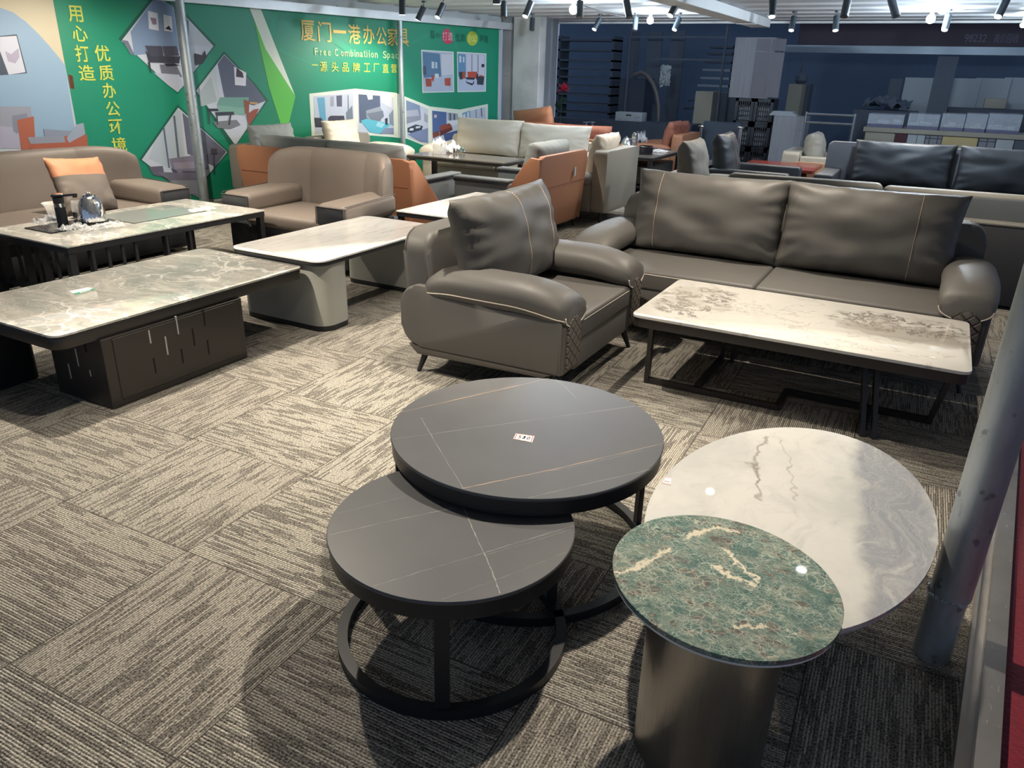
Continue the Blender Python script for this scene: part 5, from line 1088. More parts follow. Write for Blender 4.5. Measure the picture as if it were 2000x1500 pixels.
boxy('sofa', 'orange leather sofa with rust cushions seen from behind the beige sofa', 'sofa', (-5.12, 10.98, 0), 180, 1.98, 0.92, ORANGE, ORANGE, RUST, 0.64, 0.56, 0.15, [(-0.45, 0.95, 0.46, 0.22, 0.60, 8, ()), (0.45, 0.95, 0.46, 0.22, 0.60, 8, ())], n=2)
t = thing('throw_pillow', 'big orange pillow standing up at the left end of the rust-cushioned sofa', 'pillow', (-5.66, 11.16, 0.425), rz=165)
cushion('pillow_cover', 0.80, 0.52, 0.24, T(0, 0, 0.32, -10, 8, 0), TANO, t, seed=8)
boxy('armchair', 'small orange armchair with two pillows at the far end of the shop', 'armchair', (-3.86, 12.12, 0), -90, 0.98, 0.90, ORANGE, TANO, RUST, 0.70, 0.55, 0.15, [(-0.18, 0.52, 0.46, 0.20, 0.64, 10, ()), (0.22, 0.50, 0.46, 0.20, 0.66, 12, ())])
GREYD = leather('mid_grey_leather', (0.15, 0.143, 0.125), 0.5)
boxy('armchair', 'grey leather armchair with tall pleated cushion behind the taupe sofa', 'armchair', (-1.90, 7.98, 0), 90, 0.96, 1.05, GREYD, GREYD, GREYD, 0.60, 0.57, 0.14, [(-0.12, 0.62, 0.56, 0.24, 0.67, 10, ())])
boxy('armchair', 'black leather armchair with leaning black cushion beside the grey one', 'armchair', (-1.92, 9.40, 0), 90, 0.98, 1.05, BLACKL, BLACKL, BLACKL, 0.58, 0.56, 0.15, [(-0.10, 0.66, 0.56, 0.24, 0.66, 14, (0.0,))], puffy=False)
t = boxy('sofa', 'black leather sofa with two creased cushions at the right rear', 'sofa', (0.16, 9.62, 0), 0, 2.64, 1.0, BLACKL, BLACKL, BLACKL, arm=0.57, aw=0.20, cush= [(-0.50, 1.04, 0.50, 0.25, 0.66, 10, ()), (0.56, 1.04, 0.50, 0.25, 0.66, 10, ())], n=2, puffy=False, bt=0.14, top=0.86)
for ch_ in t.children:
    if ch_.name.startswith('backrest'): ch_.data.materials[0] = leather('grey_mauve_leather', (0.10, 0.10, 0.11), 0.5); ch_['label'] = 'grey backrest higher than the black cushions'
boxy('sofa', 'long grey sofa with pale-edged cushions, its dark back turned to the taupe sofa', 'sofa', (-0.32, 6.94, 0), 180, 2.62, 0.95, CHAR, GREYB, GREYB, 0.61, 0.55, 0.16, [], n=2, rail=leather('pale_taupe_edge', (0.175, 0.172, 0.155), 0.5), legs=0.03, puffy=True)
sofa_n = [o_ for o_ in COL.objects if o_.get('label', '').startswith('long grey sofa')][0]
for x in (-0.60, 0.60):
    bm = B(); rbox(bm, x-0.595, x+0.595, 0.165, 0.31, 0.40, 0.80, 0.045, 4)
    for v in bm.verts: v.co.y += (v.co.z-0.4)*0.12; v.co.z += 0.006*math.sin(v.co.x*31)*(v.co.z > 0.7)
    for f in bm.faces: f.material_index = 1 if f.calc_center_median().z > 0.772 else 0
    obj('back_cushion', bm, [GREYB, leather('pale_taupe_edge', (0.175, 0.172, 0.155), 0.5)], sofa_n, smooth=60)
OFFB = leather('dull_cream_leather', (0.30, 0.265, 0.21), 0.5)
boxy('armchair', 'cream and tan office armchair behind the red wooden table', 'armchair', (-1.42, 11.55, 0), 90, 0.92, 0.86, OFFB, OFFB, OFFB, 0.62, 0.57, 0.13, [(0.0, 0.60, 0.44, 0.26, 0.64, 8, ())], puffy=False, bt=0.22)
oc = [o_ for o_ in COL.objects if o_.get('label', '').startswith('cream and tan')][0]
for s in (-1, 1): bm = B(); rbox(bm, s*0.463-0.006, s*0.463+0.006, -0.42, 0.26, 0.16, 0.50, 0.003, 1); obj('tan_side_board', bm, plain('tan_board', (0.36, 0.19, 0.10), 0.5), oc, label='tan side board of the armchair')
REDW = plain('red_lacquer_wood', (0.13, 0.018, 0.010), 0.22, 0, 0.25, 3)
t = thing('low_table', 'red lacquered wooden low table beside the cream office armchair', 'table', (-1.75, 10.50, 0))
bm = B(); rbox(bm, -0.45, 0.45, -0.42, 0.42, 0.46, 0.50, 0.008, 2); obj('tabletop', bm, REDW, t)
bm = B(); rbox(bm, -0.38, 0.38, -0.36, 0.36, 0.03, 0.459, 0.005, 1); obj('cabinet_base', bm, REDW, t)
# ---------------------------------------------------------------- the unlit hall beyond the shop front
DARKW = plain('haze_blue_hall_wall', (0.09, 0.13, 0.19), 0.9, 0, 0.2, 1); DK = plain('haze_navy_board', (0.028, 0.040, 0.062), 0.6, 0, 0.2, 2)  # blue haze over the hall is put into these wall and board colours
DK2 = plain('haze_blue_grey_board', (0.06, 0.075, 0.10), 0.7, 0, 0.15, 3); PALE = plain('pale_board', (0.30, 0.33, 0.35), 0.7, 0, 0.08, 2); TANB = plain('dull_tan_board', (0.26, 0.24, 0.19), 0.6, 0, 0.1, 2)
def woodm():
    k = NB('pale_grey_wood', 0.6); o = k.obj(); n = k.noise(k.mapv(o, (26, 26, 1.2)), 1.5, 4); k.base(k.mix(n, (0.15, 0.155, 0.18), (0.27, 0.27, 0.29))); return k.m
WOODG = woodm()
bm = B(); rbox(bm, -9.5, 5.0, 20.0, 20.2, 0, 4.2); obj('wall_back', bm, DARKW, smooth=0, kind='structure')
def hbox(name, label, cat, x0, y0, x1, y1, v, depth, mt, floor=False, z0=None, r=0.004, group=None):
    a = P(x0, y0, v=v); b = P(x1, y1, v=v); lo = 0.0 if floor else (z0 if z0 is not None else min(a.z, b.z)); hi = max(a.z, b.z)
    if floor: hi = a.z
    u0, u1 = min(a.x, b.x), max(a.x, b.x)
    bm = B(); rbox(bm, -(u1-u0)/2, (u1-u0)/2, 0, depth, 0, hi-lo, r, 1)
    o = obj(name, bm, mt, loc=((u0+u1)/2, v, lo), smooth=0)
    if label: tag(o, label, cat, group)
    return o, u0, u1, lo, hi
HB = {}
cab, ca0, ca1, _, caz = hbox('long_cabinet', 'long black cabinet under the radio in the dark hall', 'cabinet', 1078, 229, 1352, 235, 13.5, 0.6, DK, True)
bm = B(); rbox(bm, -0.9, 0.9, 0, 0.02, 0, 0.01); bm.free()
# radio on the cabinet
a = P(1203, 208, v=13.62); b = P(1254, 228, v=13.62); t = thing('radio', 'pale flat radio with a dark dial on the long black cabinet', 'radio', ((a.x+b.x)/2, 13.62, caz+0.001))
w2 = (b.x-a.x)/2; hh = a.z-b.z; bm = B(); rbox(bm, -w2, w2, 0, 0.25, 0, hh, 0.006, 2); obj('case', bm, PALE, t)
bm = B(); rbox(bm, -w2*0.2, w2*0.2, -0.006, 0.001, hh*0.60, hh*0.76, 0.002, 1); obj('display', bm, INK, t)
for fx, fz in ((-0.62, 0.16), (0.5, 0.45), (0.65, 0.45), (0.75, 0.16), (0.82, 0.5)): bm = B(); tube(bm, [(w2*fx, -0.010, hh*fz), (w2*fx, 0.001, hh*fz)], 0.006, 10); obj('knob', bm, INK, t)
hbox('speaker_cabinet', 'tall dark speaker cabinet behind the radio', 'speaker', 1211, 152, 1257, 205, 14.6, 0.5, DK, True)
# left shelf rack
t = thing('shelf_rack', 'dark shelf rack behind the red flower', 'shelf', (0, 15.2, 0)); a = P(1090, 90, v=15.2); b = P(1200, 90, v=15.2)
for yy in (78, 98, 118, 135, 151, 168, 185, 203, 220):
    z = P(1145, yy, v=15.2).z; bm = B(); rbox(bm, a.x, b.x, 0, 0.45, z-0.02, z+0.015); obj('shelf_board', bm, DK2, t, smooth=0)
for x in (a.x, b.x-0.05): bm = B(); rbox(bm, x, x+0.05, 0.0, 0.45, 0, P(1145, 70, v=15.2).z); obj('upright', bm, DK2, t, smooth=0)
# flower
f = P(1099, 171, v=12.95); t = thing('flower', 'red artificial flower at the edge of the shutter rail', 'flower', (f.x, 12.95, 0))
bm = B(); tube(bm, [(0, 0, 0), (-0.02, 0, 0.6), (0.0, 0, f.z-0.06)], 0.008, 6); obj('stem', bm, plain('dull_leaf', (0.02, 0.05, 0.03), 0.6), t)
bm = B(); rnd = random.Random(5)
for k in range(26):
    a_ = rnd.uniform(0, 2*pi); el = rnd.uniform(-0.2, 1.3); d = Vector((math.cos(a_)*math.cos(el), math.sin(a_)*math.cos(el), math.sin(el))); L = rnd.uniform(0.10, 0.17)
    n = d.cross(Vector((0.3, 0.2, 1))).normalized()*0.018; q = [Vector((0, 0, 0)), d*L*0.5+n, d*L, d*L*0.5-n]; q = [p_+Vector((0, 0, f.z-0.05)) for p_ in q]
    th = d.cross(n).normalized()*0.002
    va = [bm.verts.new(p_+th) for p_ in q]; vb = [bm.verts.new(p_-th) for p_ in q]; bm.faces.new(va); bm.faces.new(vb[::-1])
    for i in range(4): bm.faces.new((va[i], vb[i], vb[(i+1) % 4], va[(i+1) % 4]))
obj('petals', bm, plain('red_petal', (0.62, 0.02, 0.05), 0.6), t, smooth=0)
for k, (dx, zz) in enumerate(((0.03, -0.20), (-0.06, -0.30), (0.02, -0.42))):
    bm = B(); lathe(bm, [(0, -0.004), (0.05, -0.002), (0.055, 0), (0.05, 0.002), (0, 0.004)], 0, 0, 14, sx=1.4); bmesh.ops.rotate(bm, verts=bm.verts, cent=(0, 0, 0), matrix=Matrix.Rotation(1.0+k, 3, 'X')); bmesh.ops.translate(bm, verts=bm.verts, vec=(dx, 0, f.z+zz)); obj('leaf', bm, plain('dull_leaf', (0.02, 0.05, 0.03), 0.6), t)
# arch frame, hanging bag, frames
pts = [P(x, y, v=14.3) for x, y in ((1238, 147), (1252, 142), (1264, 148), (1275, 163), (1282, 182), (1286, 205), (1286, 230))]
bm = B(); tube(bm, [(p.x, 14.3, p.z) for p in pts]+[(pts[-1].x, 14.3, 0)], 0.04, 8); tag(obj('arched_mirror_frame', bm, plain('dull_bronze', (0.08, 0.07, 0.065), 0.5)), 'dull arched frame standing behind the radio', 'frame')
for x0, x1, y0, lb in ((1229, 1236, 62, 'thin upright frame post above the speaker cabinet'), (1266, 1279, 62, 'bluish upright panel right of the speaker cabinet'), (1312, 1322, 60, 'tall thin post behind the hanging bag')):
    hbox('upright_post', lb, 'post', x0, y0, x1, 228, 14.9+x0*0.0004, 0.05, DK2, True)
a = P(1232, 72, v=14.35); b = P(1320, 72, v=14.35); bm = B(); bar(bm, (a.x, 14.35, a.z), (b.x+0.9, 14.35, a.z), 0.03); c_ = P(1275, 115, v=14.35); bar(bm, (c_.x, 14.35, c_.z), (b.x+0.9, 14.35, c_.z), 0.03)
for x in (a.x, b.x+0.9): bar(bm, (x, 14.35, 0), (x, 14.35, a.z+0.2), 0.035)
tag(obj('hanging_rack', bm, DK2, smooth=0), 'thin dark clothes rack holding a white bag', 'rack')
f = P(1300, 148, v=14.3); bm = crumple(0.20, 0.34, 0.09, 2.2); bmesh.ops.rotate(bm, verts=bm.verts, cent=(0, 0, 0), matrix=Matrix.Rotation(pi/2, 3, 'X')); tag(obj('hanging_bag', bm, PALE, loc=(f.x, 14.3, f.z)), 'crumpled pale plastic bag hanging in the dark hall', 'bag')
# tan cabinet + dark part
hbox('file_cabinet', 'narrow tan cabinet end behind the small orange armchair', 'cabinet', 1359, 178, 1386, 240, 14.4, 0.5, TANB, True)
hbox('side_cabinet', 'dark grey cabinet right of the narrow tan one', 'cabinet', 1391, 180, 1438, 240, 14.95, 0.5, DK2, True)
t = thing('shelf_rack', 'open shelf rack with thin pale boards above the narrow tan cabinet', 'shelf', (0, 16.5, 0)); a = P(1345, 60, v=16.5); b = P(1440, 60, v=16.5)
for yy, xl in ((92, 1385), (105, 1380), (122, 1375), (137, 1372), (153, 1368), (168, 1362), (183, 1356), (199, 1343), (215, 1335)):
    z = P(1400, yy, v=16.5).z; u_ = P(xl, yy, v=16.5).x; bm = B(); rbox(bm, u_, b.x, 0, 0.4, z-0.02, z+0.02); obj('shelf_board', bm, PALE if 130 < yy < 170 else DK2, t, smooth=0)
bm = B(); rbox(bm, b.x-0.04, b.x, 0, 0.4, 0, P(1400, 86, v=16.5).z); obj('upright', bm, DK2, t, smooth=0)
# black office screens
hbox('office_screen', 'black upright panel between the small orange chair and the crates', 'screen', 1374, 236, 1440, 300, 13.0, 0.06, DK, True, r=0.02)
for x, y0, lb in ((1447, 251, 'short chrome post beside the black upright panel'), (1370, 249, 'chrome knob post left of the black upright panel'), (1146, 241, 'left of two chrome knobs above the rust cushions'), (1158, 241, 'right of two chrome knobs above the rust cushions')):
    p = P(x, y0, v=12.85 if x > 1200 else 12.9); t = thing('chrome_post', lb, 'post', (p.x, p.y, 0))
    bm = B(); tube(bm, [(0, 0, 0), (0, 0, p.z)], 0.028 if x == 1447 else 0.02, 14); obj('tube', bm, CHROME, t); bm = B(); rbox(bm, -0.05, 0.05, -0.04, 0.04, p.z, p.z+0.03, 0.008, 2); obj('cap', bm, CHROME, t)
# crates with the wardrobe on top
zc = P(1475, 192, v=13.75).z; ul = P(1436, 200, v=13.75).x; ur = P(1512, 200, v=13.75).x; cw = (ur-ul)/2; chh = zc/3
def crate(label, x, z):
    t = thing('plastic_crate', label, 'crate', (x, 13.75, z), group='black plastic crates under the wardrobe'); bm = B(); w_ = cw-0.01; h_ = chh-0.004; n = 6; e = 0.05
    rbox(bm, -w_/2, w_/2, 0.0, 0.42, 0, e*0.8); rbox(bm, -w_/2, w_/2, 0, 0.02, h_-e, h_); rbox(bm, -w_/2, w_/2, 0.40, 0.42, 0, h_)
    for s in (-1, 1): rbox(bm, s*w_/2-(e if s > 0 else 0), s*w_/2+(0 if s > 0 else e), 0, 0.42, 0, h_)
    for k in range(1, n): x_ = -w_/2+e+(w_-2*e)*k/n; rbox(bm, x_-0.008, x_+0.008, 0.0, 0.012, e*0.8, h_-e)
    for k in range(1, 4): z_ = e+(h_-2*e)*k/4; rbox(bm, -w_/2+e, w_/2-e, 0.0, 0.012, z_-0.008, z_+0.008)
    obj('crate_body', bm, plain('black_crate_plastic', (0.02, 0.024, 0.032), 0.5), t, smooth=0)
    bm = B(); rbox(bm, -w_/2+e+0.01, w_/2-e-0.01, 0.02, 0.38, e, h_*0.72, 0.01, 1); obj('crate_contents', bm, PALE, t, smooth=0)
for i, rl in enumerate(('bottom', 'middle', 'top')):
    for j, cl in enumerate(('left', 'right')): crate('black plastic crate under the wardrobe, %s row %s column' % (rl, cl), ul+cw*(0.5+j), chh*i)
a = P(1434, 73, v=13.8); b = P(1484, 73, v=13.8); c_ = P(1531, 86, v=13.8); t = thing('wardrobe', 'pale wood wardrobe standing on the black crates', 'wardrobe', (a.x, 13.76, zc+0.001)); hz = a.z-zc
bm = B(); prism(bm, [(0.04, 0), (c_.x-a.x-0.12, 0.0), (c_.x-a.x-0.10, 0.40), (0.0, 0.40)], 'z', 0, hz); obj('body', bm, WOODG, t, smooth=0)
for k in (0, 1):
    x0 = (b.x-a.x)+k*0.24-0.02; bm = B(); rbox(bm, x0, x0+0.22, -0.012, -0.0005, 0.02, hz-0.22, 0.003, 1); obj('door', bm, plain('dull_mauve_door', (0.14, 0.13, 0.155), 0.6), t, smooth=0)
    bm = B(); rbox(bm, x0, x0+0.22, -0.012, -0.0005, hz-0.20, hz-0.02, 0.003, 1); obj('drawer_front', bm, plain('dull_mauve_door', (0.14, 0.13, 0.155), 0.6), t, smooth=0)
# low cabinet with clutter, chest behind
lc, l0, l1, _, lz = hbox('low_cabinet', 'pale low cabinet right of the black crates', 'cabinet', 1512, 226, 1562, 300, 13.3, 0.5, WOODG, True)
q = P(1528, 222, v=13.4); bm = B(); [rbox(bm, -0.2+0.02*k, 0.22-0.03*k, 0, 0.25, 0.022*k, 0.022*k+0.02) for k in range(3)]; tag(obj('paper_stack', bm, PALE, loc=(q.x, 13.4, lz+0.001), smooth=0), 'stack of papers on the pale low cabinet', 'papers')
ch, _, _, _, chz = hbox('chest', 'dull tan chest behind the pale low cabinet', 'chest', 1541, 164, 1563, 196, 15.2, 0.4, TANB, True)
hbox('chest', 'dark chest right of the dull tan one', 'chest', 1566, 164, 1578, 196, 15.7, 0.4, DK2, True)
q = P(1552, 160, v=15.3); bm = B(); lathe(bm, [(0.06, 0), (0.11, 0.06), (0.10, 0.14), (0.04, 0.2), (0.03, 0.36), (0.0, 0.42)], 0, 0, 20); tag(obj('vase', bm, DK2, loc=(q.x+0.1, 15.35, chz+0.001)), 'dim round vase on the dull tan chest', 'vase')
# chrome rack
t = thing('chrome_rack', 'empty chrome display rack with two rails in the dark hall', 'rack', (0, 13.05, 0))
a = P(1575, 222, v=13.05); b = P(1671, 222, v=13.05); c_ = P(1600, 240, v=13.05)
for x in (a.x, b.x): bm = B(); tube(bm, [(x, 0, 0), (x, 0, a.z+0.03)], 0.018, 12); obj('post', bm, plain('dim_steel_tube', (0.25, 0.28, 0.32), 0.35, 0.9), t)
for z in (a.z, c_.z, 0.25): bm = B(); tube(bm, [(a.x, 0, z), (b.x, 0, z)], 0.016, 12); obj('rail', bm, CHROME, t)
# overhead steel beam and dark red sign
VB = 16.4; a = P(1530, 97, v=VB); bm = B(); z1 = P(1760, 90, v=VB).z; z0 = P(1760, 103, v=VB).z; rbox(bm, a.x, 4.19, VB, VB+0.12, z0, z1); rbox(bm, a.x, 4.19, VB-0.04, VB+0.12, z0-0.02, z0+0.01)
tag(obj('steel_beam', bm, plain('dull_steel_beam', (0.20, 0.24, 0.28), 0.4, 0.6), smooth=0), 'dull horizontal steel beam below the dark sign in the hall', 'beam')
t = thing('shop_sign', 'dim dark red sign board with faint digits above the hall beam', 'sign', (0, VB, 0)); s0 = P(1560, 60, v=VB).x; z2 = P(1760, 20, v=VB).z
bm = B(); rbox(bm, s0, 4.15, 0.06, 0.10, z1+0.005, z2); obj('sign_board', bm, plain('dark_red_sign', (0.030, 0.019, 0.032), 0.6), t, smooth=0)
def hall_text(txt, x0, y0, x1, y1, col):
    cu = bpy.data.curves.new('t', 'FONT'); cu.body = txt; to = bpy.data.objects.new('t', cu); COL.objects.link(to); dg = bpy.context.evaluated_depsgraph_get(); dg.update()
    me = bpy.data.meshes.new_from_object(to.evaluated_get(dg)); bpy.data.objects.remove(to); bm = B(); bm.from_mesh(me); bpy.data.meshes.remove(me)
    xs = [v.co.x for v in bm.verts]; ys = [v.co.y for v in bm.verts]; a = P(x0, y0, v=VB+0.055); b = P(x1, y1, v=VB+0.055)
    for v in bm.verts: v.co = Vector((a.x+(v.co.x-min(xs))/(max(xs)-min(xs))*(b.x-a.x), 0.055, b.z+(v.co.y-min(ys))/(max(ys)-min(ys))*(a.z-b.z)))
    for f in bm.faces:
        f.normal_update()
        if f.normal.y > 0: f.normal_flip()
    obj('sign_lettering', bm, col, t, smooth=0)
SGN = plain('faded_sign_lettering', (0.12, 0.11, 0.16), 0.6)
hall_text('98232', 1886, 67, 1925, 82, SGN); hall_text('高价回收', 1944, 66, 1988, 84, SGN)
# white panels behind the stone counter
for i, (x0, y0, x1, y1) in enumerate(((1769, 151, 1831, 215), (1846, 152, 1902, 218), (1907, 152, 1960, 218), (1963, 151, 2030, 218))):
    hbox('marble_board', 'large pale board behind the stone counter, %s of four' % ('first from left', 'second from left', 'third from left', 'rightmost')[i], 'panel', x0, y0, x1, y1, 16.0+0.05*i, 0.03, (PALE, PALE, DK2 if 0 else PALE, PALE)[i], z0=0.0)
hbox('marble_board', 'small narrow pane left of the large pale panels', 'panel', 1739, 153, 1755, 200, 16.0, 0.03, DK2, z0=0.0)
hbox('hall_pillar', 'steel hall pillar between the first two pale panels', 'pillar', 1833, 110, 1847, 225, 15.2, 0.12, DK2, True)
# stone counter with glass cases and sample slabs
VC = 13.9; a = P(1692, 222, v=VC); b = P(1697, 248, v=VC); b2 = P(1697, 257, v=VC)
t = thing('display_counter', 'long display counter faced with stone and tile samples', 'counter', (0, VC, 0)); R_ = 2.9
bm = B(); rbox(bm, a.x, R_, 0.0, 0.7, b2.z, b.z, 0.004, 1); obj('countertop', bm, TANB, t, smooth=0)
bm = B(); rbox(bm, a.x+0.03, R_, 0.05, 0.65, 0, b2.z-0.001); obj('counter_body', bm, DK, t, smooth=0)
hexm = NB('hexagon_tile', 0.5); hexm.base(hexm.mix(hexm.step(hexm.vor(hexm.obj(), 9, 'DISTANCE_TO_EDGE', rnd=0.0), 0.05, 0.09), (0.03, 0.035, 0.045), (0.15, 0.16, 0.18)))
for x0, x1, mt in ((1690, 1748, TANB), (1750, 1772, plain('maroon_slab', (0.06, 0.012, 0.02), 0.3)), (1774, 1792, PALE), (1793, 1808, PALE), (1810, 1841, hexm.m), (1843, 1913, plain('gold_slab', (0.42, 0.33, 0.17), 0.25)), (1915, 1948, hexm.m), (1950, 1985, PALE), (1987, 2030, DK2)):
    p0 = P(x0, 262, v=VC); p1 = P(x1, 262, v=VC); bm = B(); rbox(bm, p0.x, p1.x, 0.02, 0.049, 0.02, b2.z-0.01); obj('sample_slab', bm, mt, t, smooth=0)
CASEG = clearm('dim_case_glass', (0.75, 0.82, 0.9), 0.1, 0.25)
for i, (x0, x1) in enumerate(((1697, 1768), (1776, 1838), (1842, 1888), (1890, 1932), (1934, 2000))):
    p0 = P(x0, 222, v=VC); p1 = P(x1, 222, v=VC); w_ = p1.x-p0.x; hh = p0.z-b.z
    c = thing('display_case', 'glass display case on the stone counter, %s from the left' % ('first', 'second', 'third', 'fourth', 'fifth')[i], 'display case', ((p0.x+p1.x)/2, VC+0.05, b.z+0.001), group='glass cases on the stone counter')
    bm = B(); rbox(bm, -w_/2, w_/2, 0, 0.5, 0, 0.05); obj('tray', bm, plain('dull_lilac', (0.10, 0.10, 0.17), 0.6), c, smooth=0)
    bm = B(); rbox(bm, -w_/2, w_/2, 0, 0.006, 0.05, hh); rbox(bm, -w_/2, w_/2, 0, 0.5, hh-0.006, hh); rbox(bm, -w_/2, -w_/2+0.006, 0, 0.5, 0.05, hh); obj('glass', bm, CASEG, c, smooth=0)
    bm = B(); rnd = random.Random(i)
    for k in range(9): x = rnd.uniform(-w_/2+0.08, w_/2-0.08); y = rnd.uniform(0.08, 0.4); s = rnd.uniform(0.03, 0.07); rbox(bm, x-s, x+s, y-s*0.6, y+s*0.6, 0.051, 0.07+rnd.uniform(0, 0.05), 0.01, 1)
    obj('wares', bm, TANB if i in (2, 3) else PALE, c, smooth=0)
q = P(1940, 208, v=15.0); bm = B(); rbox(bm, -0.9, 0.9, 0, 0.35, 0, q.z-0.05, 0.01, 1); tag(obj('work_bench', bm, DK, loc=(q.x+0.1, 15.45, 0), smooth=0), 'dark bench behind the right end of the stone counter', 'bench')
q2 = P(1935, 192, v=15.05); bm = B(); rbox(bm, -0.16, 0.16, 0, 0.2, 0, 0.16, 0.02, 2); tag(obj('cash_register', bm, TANB, loc=(q2.x+0.1, 15.5, q.z-0.049)), 'small tan machine on the dark bench', 'machine')
bm = crumple(0.7, 0.4, 0.2, 6.6); q3 = P(1800, 212, v=15.2); tag(obj('draped_cloth', bm, DK2, loc=(q3.x-0.55, 15.4, q3.z-0.05)), 'dim cloth draped on boxes behind the counter', 'cloth')
bm = B(); rbox(bm, -0.5, 0.5, 0, 0.5, 0, q3.z-0.055); tag(obj('storage_box', bm, DK, loc=(q3.x-0.55, 15.15, 0), smooth=0), 'dark storage box under the draped cloth', 'box')
# ---------------------------------------------------------------- ceiling spots and bulbs
LENS_ON = emis('spot_lens_lit', (1.0, 0.97, 0.92), 6.0); LENS_OFF = plain('spot_lens_dark', (0.08, 0.08, 0.09), 0.3)
BLUEBLK = plain('spot_housing', (0.045, 0.06, 0.075), 0.4, 0.2)
def spot_fixture(label, top, bot, on, r=0.036):
    top = Vector(top); bot = Vector(bot); d = (bot-top); L = 0.17; d = d.normalized()
    t = thing('ceiling_spotlight', label, 'spotlight', (top.x, top.y, CEIL-0.002), group='black cylinder spotlights under the ceiling'); o0 = Vector((top.x, top.y, CEIL-0.002))
    bm = B(); lathe(bm, [(0, -0.018), (0.03, -0.018), (0.03, 0.0), (0, 0.0)], 0, 0, 16); obj('mount', bm, BLUEBLK, t)
    p0 = top-o0; bm = B(); tube(bm, [(0, 0, -0.017), p0+Vector((0, 0, 0.0))], 0.006, 8); tube(bm, [p0, p0+d*L], r, 24); obj('housing', bm, BLUEBLK, t, smooth=40)
    bm = B(); e = p0+d*L; tube(bm, [e+d*0.0004, e+d*0.0035], r*0.82, 20); obj('lens', bm, LENS_ON if on else LENS_OFF, t, smooth=0, label='glowing white lens' if on else None)
    return t
SP = [(866, 8, 857, 28, 1), (984, 4, 984, 30, 0), (1037, 4, 1027, 29, 1), (1040, 36, 1039, 54, 0), (1172, 37, 1162, 55, 1), (1133, 3, 1132, 30, 0), (1223, 2, 1228, 29, 0), (1242, 35, 1240, 55, 0), (1325, 2, 1311, 27, 1), (1327, 35, 1318, 56, 1),
      (1510, -2, 1508, 26, 1), (1551, 33, 1546, 56, 1), (1634, 32, 1632, 56, 1), (1656, -2, 1650, 25, 0), (1741, -2, 1748, 23, 0), (1852, 30, 1846, 54, 1), (1966, -2, 1955, 19, 1)]
SPL = ['lit ceiling spotlight nearest the green banner', 'straight unlit spotlight right of the one by the banner', 'lit tilted spotlight above the white column', 'short dark spotlight hanging before the white column',
       'lit tilted spotlight above the red flower', 'dark spotlight touching the first bright bulb', 'dark slightly tilted spotlight left of the second bright bulb', 'dark spotlight just left of the second bulb, in the rear row', 'lit strongly tilted spotlight right of the second bulb, front row', 'lit tilted spotlight right of the second bulb, rear row',
       'lit straight spotlight left of the white beam end', 'lit spotlight just right of the white beam end', 'lit straight spotlight above the chrome rack', 'dark left-tilted spotlight above the chrome rack', 'dark right-tilted spotlight left of the big bulb', 'lit spotlight right under the big bulb', 'lit tilted spotlight at the far right']
for (x0, y0, x1, y1, on), lb in zip(SP, SPL):
    tp = P(x0, y0, z=2.235); dep = (tp-Vector((0, 0, CAM_H))).dot(FW); dd = FW*F_PX + RT*(x1-1000) + DN*(y1-750); bt = Vector((0, 0, CAM_H))+dd*(dep/dd.dot(FW))
    L0 = (bt-tp); bt = tp+Vector((L0.x, L0.y, -max(0.1, abs(L0.z)))); t = spot_fixture(lb, tp, bt, on)
    if on:
        d = (bt-tp).normalized(); ld = bpy.data.lights.new('spot_lamp', 'SPOT'); ld.energy = 42; ld.color = WARM; ld.spot_size = math.radians(95); ld.spot_blend = 0.5; ld.shadow_soft_size = 0.022
        lo = bpy.data.objects.new('spot_lamp', ld); COL.objects.link(lo); lo.parent = t; lo.location = (tp+d*0.185)-Vector(t.location); lo.rotation_euler = d.to_track_quat('-Z', 'Y').to_euler()
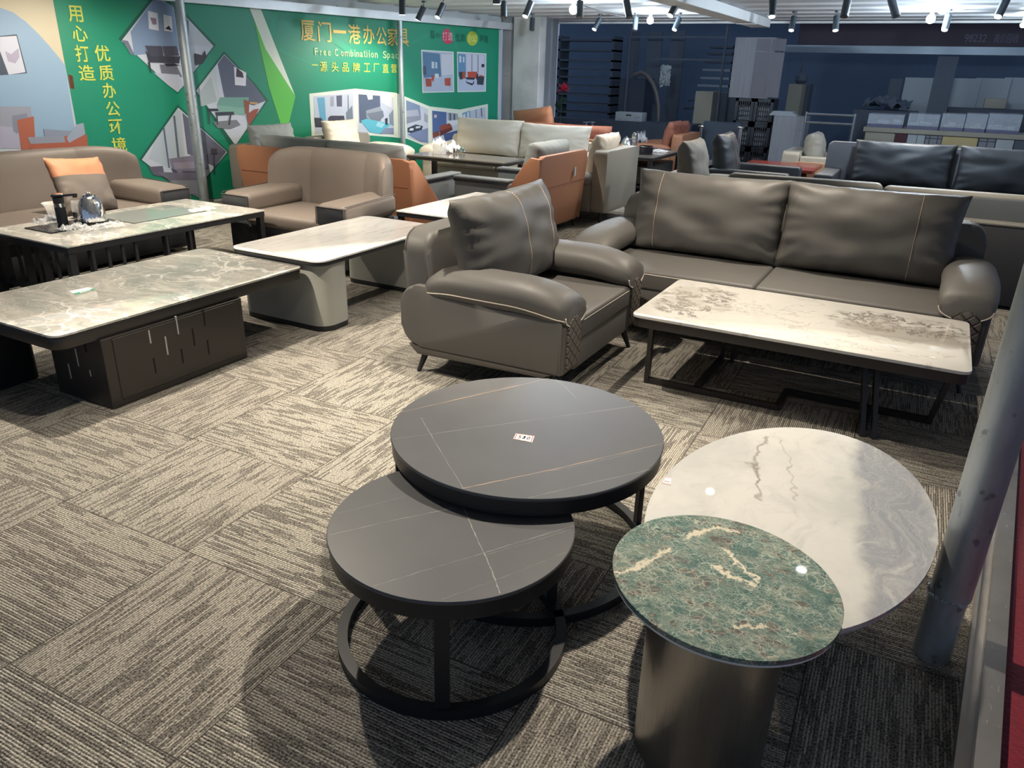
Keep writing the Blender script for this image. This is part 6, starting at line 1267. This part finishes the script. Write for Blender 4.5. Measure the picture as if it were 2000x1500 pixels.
GLOBE = emis('bulb_glass', (0.72, 0.86, 1.0), 520.0); SMALLG = emis('small_bulb_glass', (0.72, 0.86, 1.0), 260.0)
BL = [(1120, 19, 0.046, 'bright white bulb above the red flower, leftmost of the bulbs'), (1270, 40, 0.042, 'bright white bulb in the rear row before the dark hall'), (1843, 15, 0.055, 'large glaring bulb near the right, highest of the bulbs'), (1818, 37, 0.046, 'bright bulb just below and left of the large glaring one'), (1998, 49, 0.03, 'small bulb cut by the right edge of the view')]
for x, y, r, lb in BL:
    p = P(x, y, z=2.19); t = thing('light_bulb', lb, 'light bulb', (p.x, p.y, CEIL-0.002)); zc_ = p.z-(CEIL-0.002)
    bm = B(); bmesh.ops.create_icosphere(bm, subdivisions=3, radius=r, matrix=Matrix.Translation((0, 0, zc_))); obj('globe', bm, GLOBE if r > 0.035 else SMALLG, t)
    bm = B(); lathe(bm, [(0, zc_+r*0.93), (0.018, zc_+r*0.93), (0.02, 0.0), (0, 0.0)], 0, 0, 16); obj('socket', bm, WHITEP, t)
pa = P(1128, 6, z=2.285); pb_ = P(1262, 34, z=2.285); bm = B(); tube(bm, [pa.lerp(pb_, k/14)-Vector((0, 0, 0.05*math.sin(pi*k/14))) for k in range(15)], 0.005, 6); tag(obj('power_cable', bm, INK), 'thin black cable strung between two bulbs under the ceiling', 'cable')
# showroom key spots over the furniture and two added to brighten the banner (their lamps are inside the housings)
for u, v, pw, ang, au, av, ds in KEY:
    tp = Vector((u, v, 2.235)); aim = Vector((au, av, 0.0)); t = spot_fixture('lit ceiling spotlight '+ds, tp, aim, 1); d = (aim-tp).normalized()
    ld = bpy.data.lights.new('spot_lamp', 'SPOT'); ld.energy = pw; ld.color = WARM; ld.spot_size = math.radians(ang); ld.spot_blend = 0.55; ld.shadow_soft_size = 0.022
    lo = bpy.data.objects.new('spot_lamp', ld); COL.objects.link(lo); lo.parent = t; lo.location = (tp+d*0.185)-Vector(t.location); lo.rotation_euler = d.to_track_quat('-Z', 'Y').to_euler()
